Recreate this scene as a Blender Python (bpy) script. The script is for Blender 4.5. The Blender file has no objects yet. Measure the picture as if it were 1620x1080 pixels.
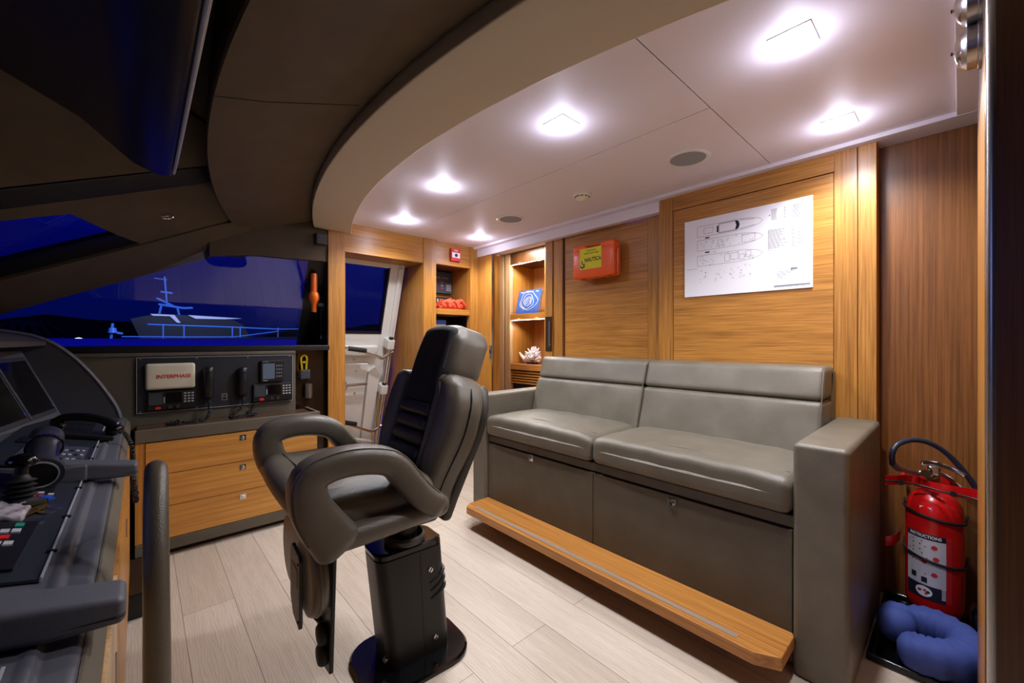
import bpy, bmesh, math, random
from mathutils import Vector, Matrix
random.seed(7)
SC = bpy.context.scene
COL = SC.collection
PI = math.pi

# ------------------------------------------------------------------ materials
def lin(c):
    return tuple(((v/255)/12.92 if v/255 <= .04045 else (((v/255)+.055)/1.055)**2.4) for v in c) + (1.0,)

def base_mat(name):
    m = bpy.data.materials.new(name); m.use_nodes = True
    nt = m.node_tree; b = nt.nodes['Principled BSDF']
    return m, nt, b

def plain(name, rgb, rough=.5, metal=0.0, noise=0.0, nscale=40, bump=0.0, bscale=200, coat=0.0, spec=.5):
    m, nt, b = base_mat(name)
    b.inputs['Base Color'].default_value = lin(rgb)
    b.inputs['Roughness'].default_value = rough
    b.inputs['Metallic'].default_value = metal
    b.inputs['Specular IOR Level'].default_value = spec
    if coat: b.inputs['Coat Weight'].default_value = coat; b.inputs['Coat Roughness'].default_value = .15
    tc = nt.nodes.new('ShaderNodeTexCoord')
    if noise:
        n = nt.nodes.new('ShaderNodeTexNoise'); n.inputs['Scale'].default_value = nscale; n.inputs['Detail'].default_value = 4
        nt.links.new(tc.outputs['Object'], n.inputs['Vector'])
        r = nt.nodes.new('ShaderNodeValToRGB')
        c = lin(rgb)
        r.color_ramp.elements[0].position = .3; r.color_ramp.elements[1].position = .7
        r.color_ramp.elements[0].color = tuple(v*(1-noise) for v in c[:3])+(1,)
        r.color_ramp.elements[1].color = tuple(min(1, v*(1+noise)) for v in c[:3])+(1,)
        nt.links.new(n.outputs['Fac'], r.inputs['Fac']); nt.links.new(r.outputs['Color'], b.inputs['Base Color'])
    if bump:
        v = nt.nodes.new('ShaderNodeTexNoise'); v.inputs['Scale'].default_value = bscale; v.inputs['Detail'].default_value = 3
        nt.links.new(tc.outputs['Object'], v.inputs['Vector'])
        bp = nt.nodes.new('ShaderNodeBump'); bp.inputs['Strength'].default_value = bump; bp.inputs['Distance'].default_value = .003
        nt.links.new(v.outputs['Fac'], bp.inputs['Height']); nt.links.new(bp.outputs['Normal'], b.inputs['Normal'])
    return m

def leather(name, rgb, rough=.42, grain=520, bump=.25):
    m, nt, b = base_mat(name)
    tc = nt.nodes.new('ShaderNodeTexCoord')
    b.inputs['Roughness'].default_value = rough
    v = nt.nodes.new('ShaderNodeTexVoronoi'); v.inputs['Scale'].default_value = grain
    nt.links.new(tc.outputs['Object'], v.inputs['Vector'])
    n = nt.nodes.new('ShaderNodeTexNoise'); n.inputs['Scale'].default_value = 9; n.inputs['Detail'].default_value = 5
    nt.links.new(tc.outputs['Object'], n.inputs['Vector'])
    r = nt.nodes.new('ShaderNodeValToRGB'); c = lin(rgb)
    r.color_ramp.elements[0].position = .3; r.color_ramp.elements[1].position = .75
    r.color_ramp.elements[0].color = tuple(x*.86 for x in c[:3])+(1,); r.color_ramp.elements[1].color = tuple(x*1.12 for x in c[:3])+(1,)
    nt.links.new(n.outputs['Fac'], r.inputs['Fac']); nt.links.new(r.outputs['Color'], b.inputs['Base Color'])
    a = nt.nodes.new('ShaderNodeMath'); a.operation = 'MULTIPLY_ADD'; a.inputs[1].default_value = 3.0
    nt.links.new(n.outputs['Fac'], a.inputs[0]); nt.links.new(v.outputs['Distance'], a.inputs[2])
    bp = nt.nodes.new('ShaderNodeBump'); bp.inputs['Strength'].default_value = bump; bp.inputs['Distance'].default_value = .0025
    nt.links.new(a.outputs[0], bp.inputs['Height']); nt.links.new(bp.outputs['Normal'], b.inputs['Normal'])
    return m

def wood(name, dark, light, axis, fine=110, rough=.36, along=1.6, ring=9):
    """straight-grained veneer, grain running along the given axis"""
    m, nt, b = base_mat(name)
    tc = nt.nodes.new('ShaderNodeTexCoord')
    def noise(sa, sx, det, dist=0.0):
        mp = nt.nodes.new('ShaderNodeMapping')
        s = [sx, sx, sx]; s[axis] = sa
        mp.inputs['Scale'].default_value = s
        nt.links.new(tc.outputs['Object'], mp.inputs['Vector'])
        n = nt.nodes.new('ShaderNodeTexNoise'); n.inputs['Scale'].default_value = 1; n.inputs['Detail'].default_value = det
        n.inputs['Distortion'].default_value = dist
        nt.links.new(mp.outputs['Vector'], n.inputs['Vector'])
        return n
    n1 = noise(along, fine, 3); n2 = noise(.5, ring, 4, .6); n3 = noise(9, fine*2.4, 2)
    a = nt.nodes.new('ShaderNodeMath'); a.operation = 'MULTIPLY_ADD'; a.inputs[1].default_value = .58
    nt.links.new(n1.outputs['Fac'], a.inputs[0])
    a2 = nt.nodes.new('ShaderNodeMath'); a2.operation = 'MULTIPLY_ADD'; a2.inputs[1].default_value = .2
    nt.links.new(n2.outputs['Fac'], a2.inputs[0])
    a3 = nt.nodes.new('ShaderNodeMath'); a3.operation = 'MULTIPLY'; a3.inputs[1].default_value = .22
    nt.links.new(n3.outputs['Fac'], a3.inputs[0])
    nt.links.new(a3.outputs[0], a2.inputs[2]); nt.links.new(a2.outputs[0], a.inputs[2])
    r = nt.nodes.new('ShaderNodeValToRGB')
    r.color_ramp.elements[0].position = .36; r.color_ramp.elements[1].position = .64
    r.color_ramp.elements[0].color = lin(dark); r.color_ramp.elements[1].color = lin(light)
    nt.links.new(a.outputs[0], r.inputs['Fac']); nt.links.new(r.outputs['Color'], b.inputs['Base Color'])
    b.inputs['Roughness'].default_value = rough
    bp = nt.nodes.new('ShaderNodeBump'); bp.inputs['Strength'].default_value = .08; bp.inputs['Distance'].default_value = .001
    nt.links.new(n1.outputs['Fac'], bp.inputs['Height']); nt.links.new(bp.outputs['Normal'], b.inputs['Normal'])
    return m

def emit(name, rgb, s):
    m, nt, b = base_mat(name)
    b.inputs['Base Color'].default_value = (0, 0, 0, 1)
    b.inputs['Emission Color'].default_value = lin(rgb); b.inputs['Emission Strength'].default_value = s
    return m

def glass(name, tint, refl=.1, rough=.0):
    m = bpy.data.materials.new(name); m.use_nodes = True; nt = m.node_tree
    for n in list(nt.nodes): nt.nodes.remove(n)
    o = nt.nodes.new('ShaderNodeOutputMaterial'); mx = nt.nodes.new('ShaderNodeMixShader')
    t = nt.nodes.new('ShaderNodeBsdfTransparent'); t.inputs['Color'].default_value = lin(tint)
    g = nt.nodes.new('ShaderNodeBsdfGlossy'); g.inputs['Roughness'].default_value = rough
    g.inputs['Color'].default_value = (.9, .9, 1, 1)
    fr = nt.nodes.new('ShaderNodeFresnel'); fr.inputs['IOR'].default_value = 1.5
    mu = nt.nodes.new('ShaderNodeMath'); mu.operation = 'MULTIPLY'; mu.inputs[1].default_value = refl/.04
    mu.use_clamp = True
    ge = nt.nodes.new('ShaderNodeNewGeometry'); fl = nt.nodes.new('ShaderNodeMath'); fl.operation = 'SUBTRACT'; fl.inputs[0].default_value = 1
    nt.links.new(ge.outputs['Backfacing'], fl.inputs[1])
    m2 = nt.nodes.new('ShaderNodeMath'); m2.operation = 'MULTIPLY'
    nt.links.new(fr.outputs[0], mu.inputs[0]); nt.links.new(mu.outputs[0], m2.inputs[0]); nt.links.new(fl.outputs[0], m2.inputs[1]); nt.links.new(m2.outputs[0], mx.inputs['Fac'])
    nt.links.new(t.outputs[0], mx.inputs[1]); nt.links.new(g.outputs[0], mx.inputs[2]); nt.links.new(mx.outputs[0], o.inputs['Surface'])
    return m

def floor_mat():
    m, nt, b = base_mat('whitewashed_oak')
    tc = nt.nodes.new('ShaderNodeTexCoord')
    mp = nt.nodes.new('ShaderNodeMapping'); mp.inputs['Rotation'].default_value = (0, 0, PI/2); mp.inputs['Location'].default_value = (.35, .052, 0)
    nt.links.new(tc.outputs['Object'], mp.inputs['Vector'])
    br = nt.nodes.new('ShaderNodeTexBrick'); br.offset = .43; br.squash = 1
    br.inputs['Scale'].default_value = 1; br.inputs['Brick Width'].default_value = 1.9; br.inputs['Row Height'].default_value = .186
    br.inputs['Mortar Size'].default_value = .0014; br.inputs['Mortar Smooth'].default_value = .2; br.inputs['Bias'].default_value = 0
    br.inputs['Color1'].default_value = lin((204, 191, 176)); br.inputs['Color2'].default_value = lin((190, 175, 158)); br.inputs['Mortar'].default_value = lin((128, 112, 96))
    nt.links.new(mp.outputs['Vector'], br.inputs['Vector'])
    mp2 = nt.nodes.new('ShaderNodeMapping'); mp2.inputs['Scale'].default_value = (26, 2.2, 26)
    nt.links.new(tc.outputs['Object'], mp2.inputs['Vector'])
    n = nt.nodes.new('ShaderNodeTexNoise'); n.inputs['Scale'].default_value = 1; n.inputs['Detail'].default_value = 5; n.inputs['Distortion'].default_value = 1.6
    nt.links.new(mp2.outputs['Vector'], n.inputs['Vector'])
    mp3 = nt.nodes.new('ShaderNodeMapping'); mp3.inputs['Scale'].default_value = (5, .8, 5)
    nt.links.new(tc.outputs['Object'], mp3.inputs['Vector'])
    w = nt.nodes.new('ShaderNodeTexWave'); w.inputs['Scale'].default_value = 7; w.inputs['Distortion'].default_value = 9; w.inputs['Detail'].default_value = 3; w.inputs['Detail Scale'].default_value = 1.2
    nt.links.new(mp3.outputs['Vector'], w.inputs['Vector'])
    ad = nt.nodes.new('ShaderNodeMath'); ad.operation = 'MULTIPLY_ADD'; ad.inputs[1].default_value = .4
    nt.links.new(w.outputs['Fac'], ad.inputs[0]); nt.links.new(n.outputs['Fac'], ad.inputs[2])
    r = nt.nodes.new('ShaderNodeValToRGB'); r.color_ramp.elements[0].position = .3; r.color_ramp.elements[1].position = 1.0
    r.color_ramp.elements[0].color = (.80, .77, .74, 1); r.color_ramp.elements[1].color = (1.05, 1.05, 1.05, 1)
    nt.links.new(ad.outputs[0], r.inputs['Fac'])
    mx = nt.nodes.new('ShaderNodeMix'); mx.data_type = 'RGBA'; mx.blend_type = 'MULTIPLY'; mx.inputs['Factor'].default_value = 1
    nt.links.new(br.outputs['Color'], mx.inputs['A']); nt.links.new(r.outputs['Color'], mx.inputs['B'])
    nt.links.new(mx.outputs['Result'], b.inputs['Base Color'])
    b.inputs['Roughness'].default_value = .42
    return m

TD, TL = (142, 92, 37), (198, 138, 62)
WZ = wood('teak_grain_up', TD, TL, 2, fine=150, along=3)
WY = wood('teak_grain_athwart', TD, TL, 1, fine=170, along=4, ring=14)
WX = wood('teak_grain_fore_aft', TD, TL, 0, fine=150, along=3)
PARTI = plain('dark_lacquered_wood', (40, 26, 18), .16)
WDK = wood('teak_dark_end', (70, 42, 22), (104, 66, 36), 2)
WDX = wood('drawer_teak', (176, 118, 48), (212, 152, 74), 0, fine=70, ring=6)
WST = wood('step_teak', (160, 102, 44), (204, 142, 70), 1, fine=80)
WPL = wood('pale_oak_front', (160, 128, 90), (206, 176, 136), 2)
WCT = wood('walnut_top', (62, 42, 28), (92, 66, 46), 0, rough=.25)
FLOOR = floor_mat()
LSOFA = leather('taupe_leather', (104, 97, 84), .38)
LCHAIR = leather('dark_taupe_leather', (98, 90, 78), .32)
LRIB = leather('lumbar_leather', (50, 46, 41), .36)
LRAIL = leather('brown_leather_wrap', (84, 74, 60), .36)
LHEAD = leather('brown_headliner', (86, 74, 56), .75, bump=.12)
LPANEL = leather('taupe_wall_leather', (92, 84, 70), .6)
LBASE = leather('taupe_panel_leather', (84, 76, 63), .5)
FBLACK = plain('black_mesh_fabric', (22, 22, 22), .8, bump=.4, bscale=900)
CEILM = plain('ceiling_vinyl', (228, 220, 226), .55, bump=.05, bscale=700)
SOFFM = plain('cream_vinyl', (206, 196, 178), .55, bump=.05, bscale=700)
CREAM = plain('cream_plastic', (222, 214, 190), .4)
BLK = plain('black_plastic', (16, 16, 18), .4)
BLKG = plain('black_gloss', (10, 10, 12), .12)
BLKM = plain('black_satin_metal', (28, 27, 26), .38, metal=.3)
BLKP = plain('black_anodised_panel', (34, 38, 46), .45, noise=.1, nscale=300)
RUB = plain('black_rubber', (14, 14, 15), .6)
GREYC = plain('console_grey_paint', (84, 84, 92), .52, bump=.15, bscale=600)
EDGE = plain('pale_grey_edge', (156, 158, 164), .4)
GUN = plain('gunmetal', (74, 74, 80), .32, metal=.5)
CHROME = plain('chrome', (210, 210, 214), .12, metal=1)
STEEL = plain('brushed_steel', (176, 176, 178), .3, metal=1)
WHITE = plain('white_gelcoat', (226, 224, 218), .3)
PAPER = plain('white_board', (240, 240, 246), .45)
INK = plain('printed_ink', (64, 66, 84), .6)
INKD = plain('dark_printed_ink', (24, 28, 50), .6)
RED = plain('red_paint', (204, 20, 24), .25, coat=.5)
REDP = plain('red_plastic', (206, 40, 50), .45)
ORANGE = plain('orange_plastic', (252, 100, 30), .35, coat=.3)
ORANGE2 = plain('orange_torch_plastic', (236, 110, 20), .45)
YELLOW = plain('yellow_sticker', (232, 226, 30), .5)
YELP = plain('yellow_plastic', (226, 196, 20), .45)
BLUEC = plain('blue_cloth', (58, 76, 146), .8, noise=.12, nscale=12, bump=.5, bscale=28)
REDC = plain('orange_red_cloth', (214, 74, 44), .7, noise=.2, nscale=20, bump=.6, bscale=30)
CORAL = plain('white_coral_mineral', (232, 230, 238), .6)
GREYG = plain('speaker_mesh', (150, 148, 150), .7, bump=.6, bscale=900)
SCREEN = plain('dark_screen', (8, 8, 12), .12)
SCRG = plain('grey_lcd', (92, 108, 126), .3)
BTN = plain('button_white', (190, 190, 196), .5)
BTNR = plain('button_red', (220, 40, 34), .4)
BTNB = plain('button_blue', (50, 110, 220), .4)
BTNG = plain('button_green', (40, 150, 130), .4)
MIRROR = plain('alarm_panel_face', (62, 74, 92), .35)
LAMP = emit('lamp_lens', (236, 240, 255), 28)
LED = emit('led_dot', (255, 244, 226), 14)
GLASS1 = glass('side_window_glass', (232, 234, 250), .07)
GLASS2 = glass('windshield_glass', (210, 214, 250), .05)
GLASS3 = glass('door_glass', (220, 226, 250), .02)
CLEAR = glass('clear_acrylic', (245, 245, 250), .06)
BRONZE = plain('bronze_handle', (92, 76, 60), .3, metal=.8)
GROOVE = plain('seam_shadow_gap', (40, 36, 34), .9)
WATER = plain('night_water', (4, 8, 30), .12)
SHORE = plain('dark_shore', (10, 12, 18), .9)
HULL = plain('yacht_dark_hull', (26, 27, 40), .4)
SUPER = plain('yacht_blue_lit', (84, 140, 226), .35)  # blue light falling on rails and mast, put into the colour
BAGM = glass('clear_plastic_bag', (214, 206, 206), .1, .15)
BRASS = plain('brass', (150, 118, 60), .35, metal=.9)
BLUET = plain('blue_tag', (40, 90, 210), .4)

# ------------------------------------------------------------------ builders
def V(*a): return Vector(a)

def smooth_path(pts, n=6, closed=False):
    P = [Vector(p) for p in pts]; out = []; N = len(P)
    rng = range(N if closed else N-1)
    for i in rng:
        if closed: p0, p1, p2, p3 = P[(i-1) % N], P[i], P[(i+1) % N], P[(i+2) % N]
        else: p0, p1, p2, p3 = P[max(i-1, 0)], P[i], P[i+1], P[min(i+2, N-1)]
        for k in range(n):
            t = k/n
            out.append(.5*((2*p1)+(p2-p0)*t+(2*p0-5*p1+4*p2-p3)*t*t+(3*p1-p0-3*p2+p3)*t**3))
    if not closed: out.append(P[-1])
    return out

class B:
    def __init__(s): s.b = bmesh.new()
    def poly(s, vs):
        v = [s.b.verts.new(p) for p in vs]
        return s.b.faces.new(v)
    def box(s, x0, x1, y0, y1, z0, z1):
        c = [s.b.verts.new(p) for p in ((x0,y0,z0),(x1,y0,z0),(x1,y1,z0),(x0,y1,z0),(x0,y0,z1),(x1,y0,z1),(x1,y1,z1),(x0,y1,z1))]
        for f in ((3,2,1,0),(4,5,6,7),(0,1,5,4),(1,2,6,5),(2,3,7,6),(3,0,4,7)): s.b.faces.new([c[i] for i in f])
        return s
    def prism(s, poly, axis, a, b):
        """2-D outline (in the two remaining axes, cyclic order) swept from a to b along the axis"""
        def p(q, t):
            if axis == 0: return (t, q[0], q[1])
            if axis == 1: return (q[0], t, q[1])
            return (q[0], q[1], t)
        lo = [s.b.verts.new(p(q, a)) for q in poly]; hi = [s.b.verts.new(p(q, b)) for q in poly]
        n = len(poly)
        s.b.faces.new(lo); s.b.faces.new(hi[::-1])
        for i in range(n): s.b.faces.new((lo[i], hi[i], hi[(i+1) % n], lo[(i+1) % n]))
        return s
    def solid(s, pts, off):
        """planar 3-D outline given a thickness vector"""
        off = Vector(off)
        lo = [s.b.verts.new(p) for p in pts]; hi = [s.b.verts.new(Vector(p)+off) for p in pts]; n = len(pts)
        s.b.faces.new(lo); s.b.faces.new(hi[::-1])
        for i in range(n): s.b.faces.new((lo[i], hi[i], hi[(i+1) % n], lo[(i+1) % n]))
        return s
    def loft(s, rings, cap=True, closed=True):
        R = [[s.b.verts.new(p) for p in r] for r in rings]; n = len(R[0])
        for i in range(len(R)-1):
            for j in range(n if closed else n-1):
                s.b.faces.new((R[i][j], R[i][(j+1) % n], R[i+1][(j+1) % n], R[i+1][j]))
        if cap and closed: s.b.faces.new(R[0][::-1]); s.b.faces.new(R[-1])
        return s
    def cyl(s, p0, p1, r0, r1=None, seg=20):
        p0, p1 = Vector(p0), Vector(p1); r1 = r0 if r1 is None else r1
        d = (p1-p0).normalized(); u = d.orthogonal().normalized(); w = d.cross(u)
        ring = lambda p, r: [p+u*(r*math.cos(2*PI*i/seg))+w*(r*math.sin(2*PI*i/seg)) for i in range(seg)]
        return s.loft([ring(p0, r0), ring(p1, r1)])
    def lathe(s, prof, c=(0,0,0), axis=(0,0,1), seg=24):
        """profile of (radius, height) turned about an axis through c"""
        c = Vector(c); d = Vector(axis).normalized(); u = d.orthogonal().normalized(); w = d.cross(u)
        ring = prof[0][0] > 1e-3 and prof[-1][0] > 1e-3
        if ring: prof = list(prof)+[prof[0]]
        return s.loft([[c+d*h+u*(max(r,1e-4)*math.cos(2*PI*i/seg))+w*(max(r,1e-4)*math.sin(2*PI*i/seg)) for i in range(seg)] for r, h in prof], cap=not ring)
    def tube(s, pts, r, seg=12, up=None, ry=None, e=2.0, closed=False, roundcap=True):
        P = [Vector(p) for p in pts]; n = len(P)
        rr = r if isinstance(r, (list, tuple)) else [r]*n
        if ry is None: ry = rr
        elif not isinstance(ry, (list, tuple)): ry = [ry]*n
        tang = []
        for i in range(n):
            a = P[(i-1) % n] if closed else P[max(i-1, 0)]; b = P[(i+1) % n] if closed else P[min(i+1, n-1)]
            tang.append((b-a).normalized())
        rings = []; u = None
        for i in range(n):
            t = tang[i]
            if up is not None: w = Vector(up); w = (w-t*w.dot(t)).normalized(); u = w.cross(t).normalized()
            else:
                if u is None: u = t.orthogonal().normalized()
                else: u = (u-t*u.dot(t)).normalized()
                w = t.cross(u)
            def ring(c, k, uu=u, ww=w, i=i):
                q = []
                for j in range(seg):
                    a = 2*PI*j/seg; ca, sa = math.cos(a), math.sin(a)
                    f = lambda x: math.copysign(abs(x)**(2/e), x)
                    q.append(c+uu*(rr[i]*k*f(ca))+ww*(ry[i]*k*f(sa)))
                return q
            if i == 0 and not closed and roundcap:
                m = min(rr[0], ry[0])
                for k in (.35, .75, .93): rings.append(ring(P[0]-t*m*math.sqrt(1-k*k)*.8, k))
            rings.append(ring(P[i], 1))
            if i == n-1 and not closed and roundcap:
                m = min(rr[-1], ry[-1])
                for k in (.93, .75, .35): rings.append(ring(P[-1]+t*m*math.sqrt(1-k*k)*.8, k))
        if closed: rings.append(rings[0]); s.loft(rings, cap=False); bmesh.ops.remove_doubles(s.b, verts=s.b.verts, dist=1e-6)
        else: s.loft(rings)
        return s
    def rbox(s, x0, x1, y0, y1, z0, z1, r, fn=None, n=4, k=4):
        """rounded box with radius r; fn bends every point"""
        h = [(x1-x0)/2, (y1-y0)/2, (z1-z0)/2]; c = [(x0+x1)/2, (y0+y1)/2, (z0+z1)/2]
        r = min([r]+[v*.999 for v in h])
        co = []
        for a in range(3):
            i = h[a]-r
            edge = [-h[a]+r*(1-math.cos(PI/2*q/k)) if False else -h[a]+r*q/k for q in range(k)]
            mid = [-i+2*i*q/n for q in range(n+1)]
            co.append(edge+mid+[-v for v in edge[::-1]])
        vd = {}
        def vert(p):
            key = tuple(round(v, 6) for v in p)
            if key in vd: return vd[key]
            q = [max(-(h[a]-r), min(h[a]-r, p[a])) for a in range(3)]
            d = Vector([p[a]-q[a] for a in range(3)])
            if d.length > 1e-9: d = d.normalized()*r
            w = Vector(q)+d+Vector(c)
            if fn: w = Vector(fn(w))
            vd[key] = s.b.verts.new(w); return vd[key]
        for a in range(3):
            b1, b2 = (a+1) % 3, (a+2) % 3
            for sg in (-1, 1):
                for i in range(len(co[b1])-1):
                    for j in range(len(co[b2])-1):
                        qs = []
                        for (ii, jj) in ((i, j), (i+1, j), (i+1, j+1), (i, j+1)):
                            p = [0, 0, 0]; p[a] = sg*h[a]; p[b1] = co[b1][ii]; p[b2] = co[b2][jj]; qs.append(vert(p))
                        if sg < 0: qs = qs[::-1]
                        if len(set(qs)) == 4:
                            try: s.b.faces.new(qs)
                            except ValueError: pass
        return s
    def xf(s, M):
        bmesh.ops.transform(s.b, matrix=M, verts=s.b.verts); return s
    def done(s, name, mat, parent=None, bev=0, seg=2, ang=38, local=False, label=None, sub=0, origin=None):
        bmesh.ops.recalc_face_normals(s.b, faces=s.b.faces)
        for f in s.b.faces: f.smooth = True
        if not bev:
            for e in s.b.edges:
                if len(e.link_faces) == 2 and e.calc_face_angle(0) > math.radians(ang): e.smooth = False
        me = bpy.data.meshes.new(name); 
        o = bpy.data.objects.new(name, me); COL.objects.link(o)
        if parent is not None:
            o.parent = parent
            if not local:
                root = parent
                while root.parent: root = root.parent
                bmesh.ops.translate(s.b, vec=-root.location, verts=s.b.verts)
        else:
            if not local:
                zs = [v.co.z for v in s.b.verts]; xs = [v.co.x for v in s.b.verts]; ys = [v.co.y for v in s.b.verts]
                c = Vector(origin) if origin else V((min(xs)+max(xs))/2, (min(ys)+max(ys))/2, min(zs))
                bmesh.ops.translate(s.b, vec=-c, verts=s.b.verts); o.location = c
        s.b.to_mesh(me); s.b.free()
        me.materials.append(mat)
        if bev:
            md = o.modifiers.new('edge', 'BEVEL'); md.width = bev; md.segments = seg; md.limit_method = 'ANGLE'; md.angle_limit = math.radians(32)
            o.modifiers.new('normals', 'WEIGHTED_NORMAL')
        if sub:
            md = o.modifiers.new('sub', 'SUBSURF'); md.levels = sub; md.render_levels = sub
        if label: o['label'] = label
        return o

def thing(name, label, cat, loc=(0,0,0), group=None):
    o = bpy.data.objects.new(name, None); COL.objects.link(o); o.location = loc; o.empty_display_size = .05
    o['label'] = label; o['category'] = cat
    if group: o['group'] = group
    return o
def tag(o, label, cat, group=None, kind=None):
    o['label'] = label; o['category'] = cat
    if group: o['group'] = group
    if kind: o['kind'] = kind
    return o
def struct(o, label, cat):
    return tag(o, label, cat, kind='structure')

def text(s, body, size, org, xd, yd, extr=.0004, shear=0.0, sx=1.0, align='CENTER', bold=0.0):
    """adds lettering to builder s, lying in the plane of xd, yd"""
    cu = bpy.data.curves.new('lettering', 'FONT'); cu.body = body; cu.size = size; cu.extrude = extr; cu.align_x = align; cu.align_y = 'CENTER'
    cu.shear = shear; cu.offset = bold; cu.resolution_u = 3
    o = bpy.data.objects.new('lettering', cu); COL.objects.link(o)
    bpy.context.view_layer.update()
    me = bpy.data.meshes.new_from_object(o.evaluated_get(bpy.context.evaluated_depsgraph_get()))
    bpy.data.objects.remove(o); bpy.data.curves.remove(cu)
    xd, yd = Vector(xd), Vector(yd); zd = xd.cross(yd); org = Vector(org)
    vs = [s.b.verts.new(org+xd*(v.co.x*sx)+yd*v.co.y+zd*v.co.z) for v in me.vertices]
    for p in me.polygons:
        try: s.b.faces.new([vs[i] for i in p.vertices])
        except ValueError: pass
    bpy.data.meshes.remove(me)
    return s

def dup(root, loc, label=None, rot=None):
    r = root.copy(); COL.objects.link(r); r.location = loc
    if rot is not None: r.rotation_euler = rot
    if label: r['label'] = label
    for ch in list(root.children):
        c = ch.copy(); COL.objects.link(c); c.parent = r
        for g in list(ch.children):
            d = g.copy(); COL.objects.link(d); d.parent = c
    return r

# ================================================================== the setting
struct(B().box(-2.2, 4.2, -1.2, 4.05, -.06, 0).done('floor', FLOOR, origin=(0,0,0)), 'pale whitewashed oak plank floor of the wheelhouse', 'floor')

# ceiling panels over the aft half, thin gaps between them
c = thing('ceiling', 'white vinyl ceiling panels with thin seams above the sofa', 'ceiling', (1.5, 1.5, 2.11)); c['kind'] = 'structure'
g = .0016
B().box(.62, 2.62, .671+g, .671+.0001+g, 2.112, 2.13).box(.62, 2.62, -1.0, 3.7, 2.118, 2.15).done('ceiling_backing', GROOVE, c)
B().box(.62, 2.62, -1.0, .671-g, 2.11, 2.1175).done('ceiling_panel', CEILM, c)
B().box(.62, 1.676-g, .671+g, 3.7, 2.11, 2.1175).done('ceiling_panel', CEILM, c)
B().box(1.676+g, 2.62, .671+g, 3.7, 2.11, 2.1175).done('ceiling_panel', CEILM, c)
# cornice along the aft wall and along the near side
struct(B().box(2.44, 2.62, -.7, 3.34, 2.09, 2.1115).box(1.3, 2.44, -.7, .012, 2.092, 2.1115).done('trim_1', CEILM, bev=.003),
       'white cornice strip where the ceiling meets the aft wall', 'cornice')
struct(B().box(2.487, 2.545, 1.315, 3.31, 2.018, 2.091).done('trim_2', CEILM, bev=.003), 'white pelmet above the sliding door panel', 'pelmet')

def ys(a, b, n): return [a+(b-a)*i/n for i in range(n+1)]
Ro = lambda y: .643+.105*(y-1.52)**2
Ri = lambda y: .917+.118*(y-1.6)**2
Lx = lambda y: .158+.095*(y-1.42)**2
# curved cream soffit
s = B(); rings = []
for y in ys(-.9, 3.34, 56):
    rings.append([(Ro(y), y, 2.03), (Ri(y), y, 2.03), (Ri(y), y, 2.1175), (Ro(y)+.004, y, 2.1175)])
s.loft(rings)
struct(s.done('trim_3', SOFFM, bev=.006, seg=2), 'broad curved cream soffit sweeping across the ceiling', 'soffit')
# brown headliner in front of it: underside leans down to a curved front lip
s = B(); rings = []
for y in ys(-.9, 3.42, 56):
    a, b = Lx(y), Ro(y)-.002
    rings.append([(a+.006, y, 1.925), (a, y, 1.935), (a+.015, y, 2.24), (b+.05, y, 2.24), (b+.05, y, 2.125), (b, y, 2.125), (b, y, 2.085), (b-.03, y, 2.07), (a+.30*(b-a), y, 1.962)])
s.loft(rings)
struct(s.done('trim_4', LHEAD), 'dark brown leather headliner panel with a curved front lip', 'headliner')
y0 = 1.525
struct(B().solid([(Lx(y0)+.008, y0-.0015, 1.9245), (Lx(y0)+.3*(Ro(y0)-Lx(y0)), y0-.0015, 1.9605), (Ro(y0)-.035, y0-.0015, 2.0675), (Ro(y0)-.035, y0-.0015, 2.075), (Lx(y0)+.01, y0-.0015, 1.935)], (0, .003, 0)).done('trim_5', GROOVE),
       'thin seam across the brown headliner', 'seam')
# forward ceiling and the raked canopy on the far side
struct(B().box(-2.2, .7, -1.2, 2.9, 2.24, 2.3).done('ceiling_1', LHEAD), 'dark brown ceiling above the helm', 'ceiling')
NRM = V(-.506, .5, 1).normalized()*.03
def canopy(name, pts, mat, label, cat, th=1.0, drop=0.0):
    return struct(B().solid([Vector(p)-NRM*drop for p in pts], NRM*th).done(name, mat, bev=.004), label, cat)
canopy('trim_6', [(-.62,2.55,1.7),(-.41,2.57,1.79),(.26,2.65,2.10),(.47,2.67,2.19),(.38,2.575,2.22),(-.3,1.895,2.22),(-.95,1.23,2.22),(-1.4,1.55,1.86)], LHEAD, 'brown canopy panel above the black beam', 'headliner')
canopy('trim_7', [(-.62,2.55,1.7),(-.41,2.57,1.79),(.26,2.65,2.10),(.47,2.67,2.19),(.49,2.79,2.14),(.28,2.76,2.05),(-.43,2.68,1.73),(-.65,2.65,1.63)], BLK, 'black beam crossing the dark canopy', 'beam', 1.2, .25)
canopy('trim_8', [(-.65,2.65,1.63),(-.43,2.68,1.73),(.28,2.76,2.05),(.49,2.79,2.14),(.54,3.11,2.01),(.35,3.12,1.91),(0,3.12,1.73),(-.09,3.0,1.74),(-.24,2.78,1.77),(-.44,2.75,1.69),(-.67,2.73,1.58)], LHEAD, 'brown canopy strip between black beam and corner pillar', 'headliner')
canopy('trim_9', [(-.74,3.01,1.41),(-.48,3.0,1.54),(-.09,3.0,1.74),(0,3.12,1.73),(-.5,3.12,1.48),(-.76,3.12,1.34)], BLK, 'black lower frame of the corner windshield pane', 'frame', 1, -.3)
canopy('trim_10', [(-.76,3.12,1.34),(-.5,3.12,1.48),(0,3.12,1.73),(.35,3.12,1.91),(.55,3.13,2.0),(.56,3.56,1.8),(.4,3.43,1.78),(-.54,3.37,1.33),(-.82,3.35,1.2)], LHEAD, 'raked brown corner pillar above the side window', 'pillar', 1.2, .35)
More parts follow.
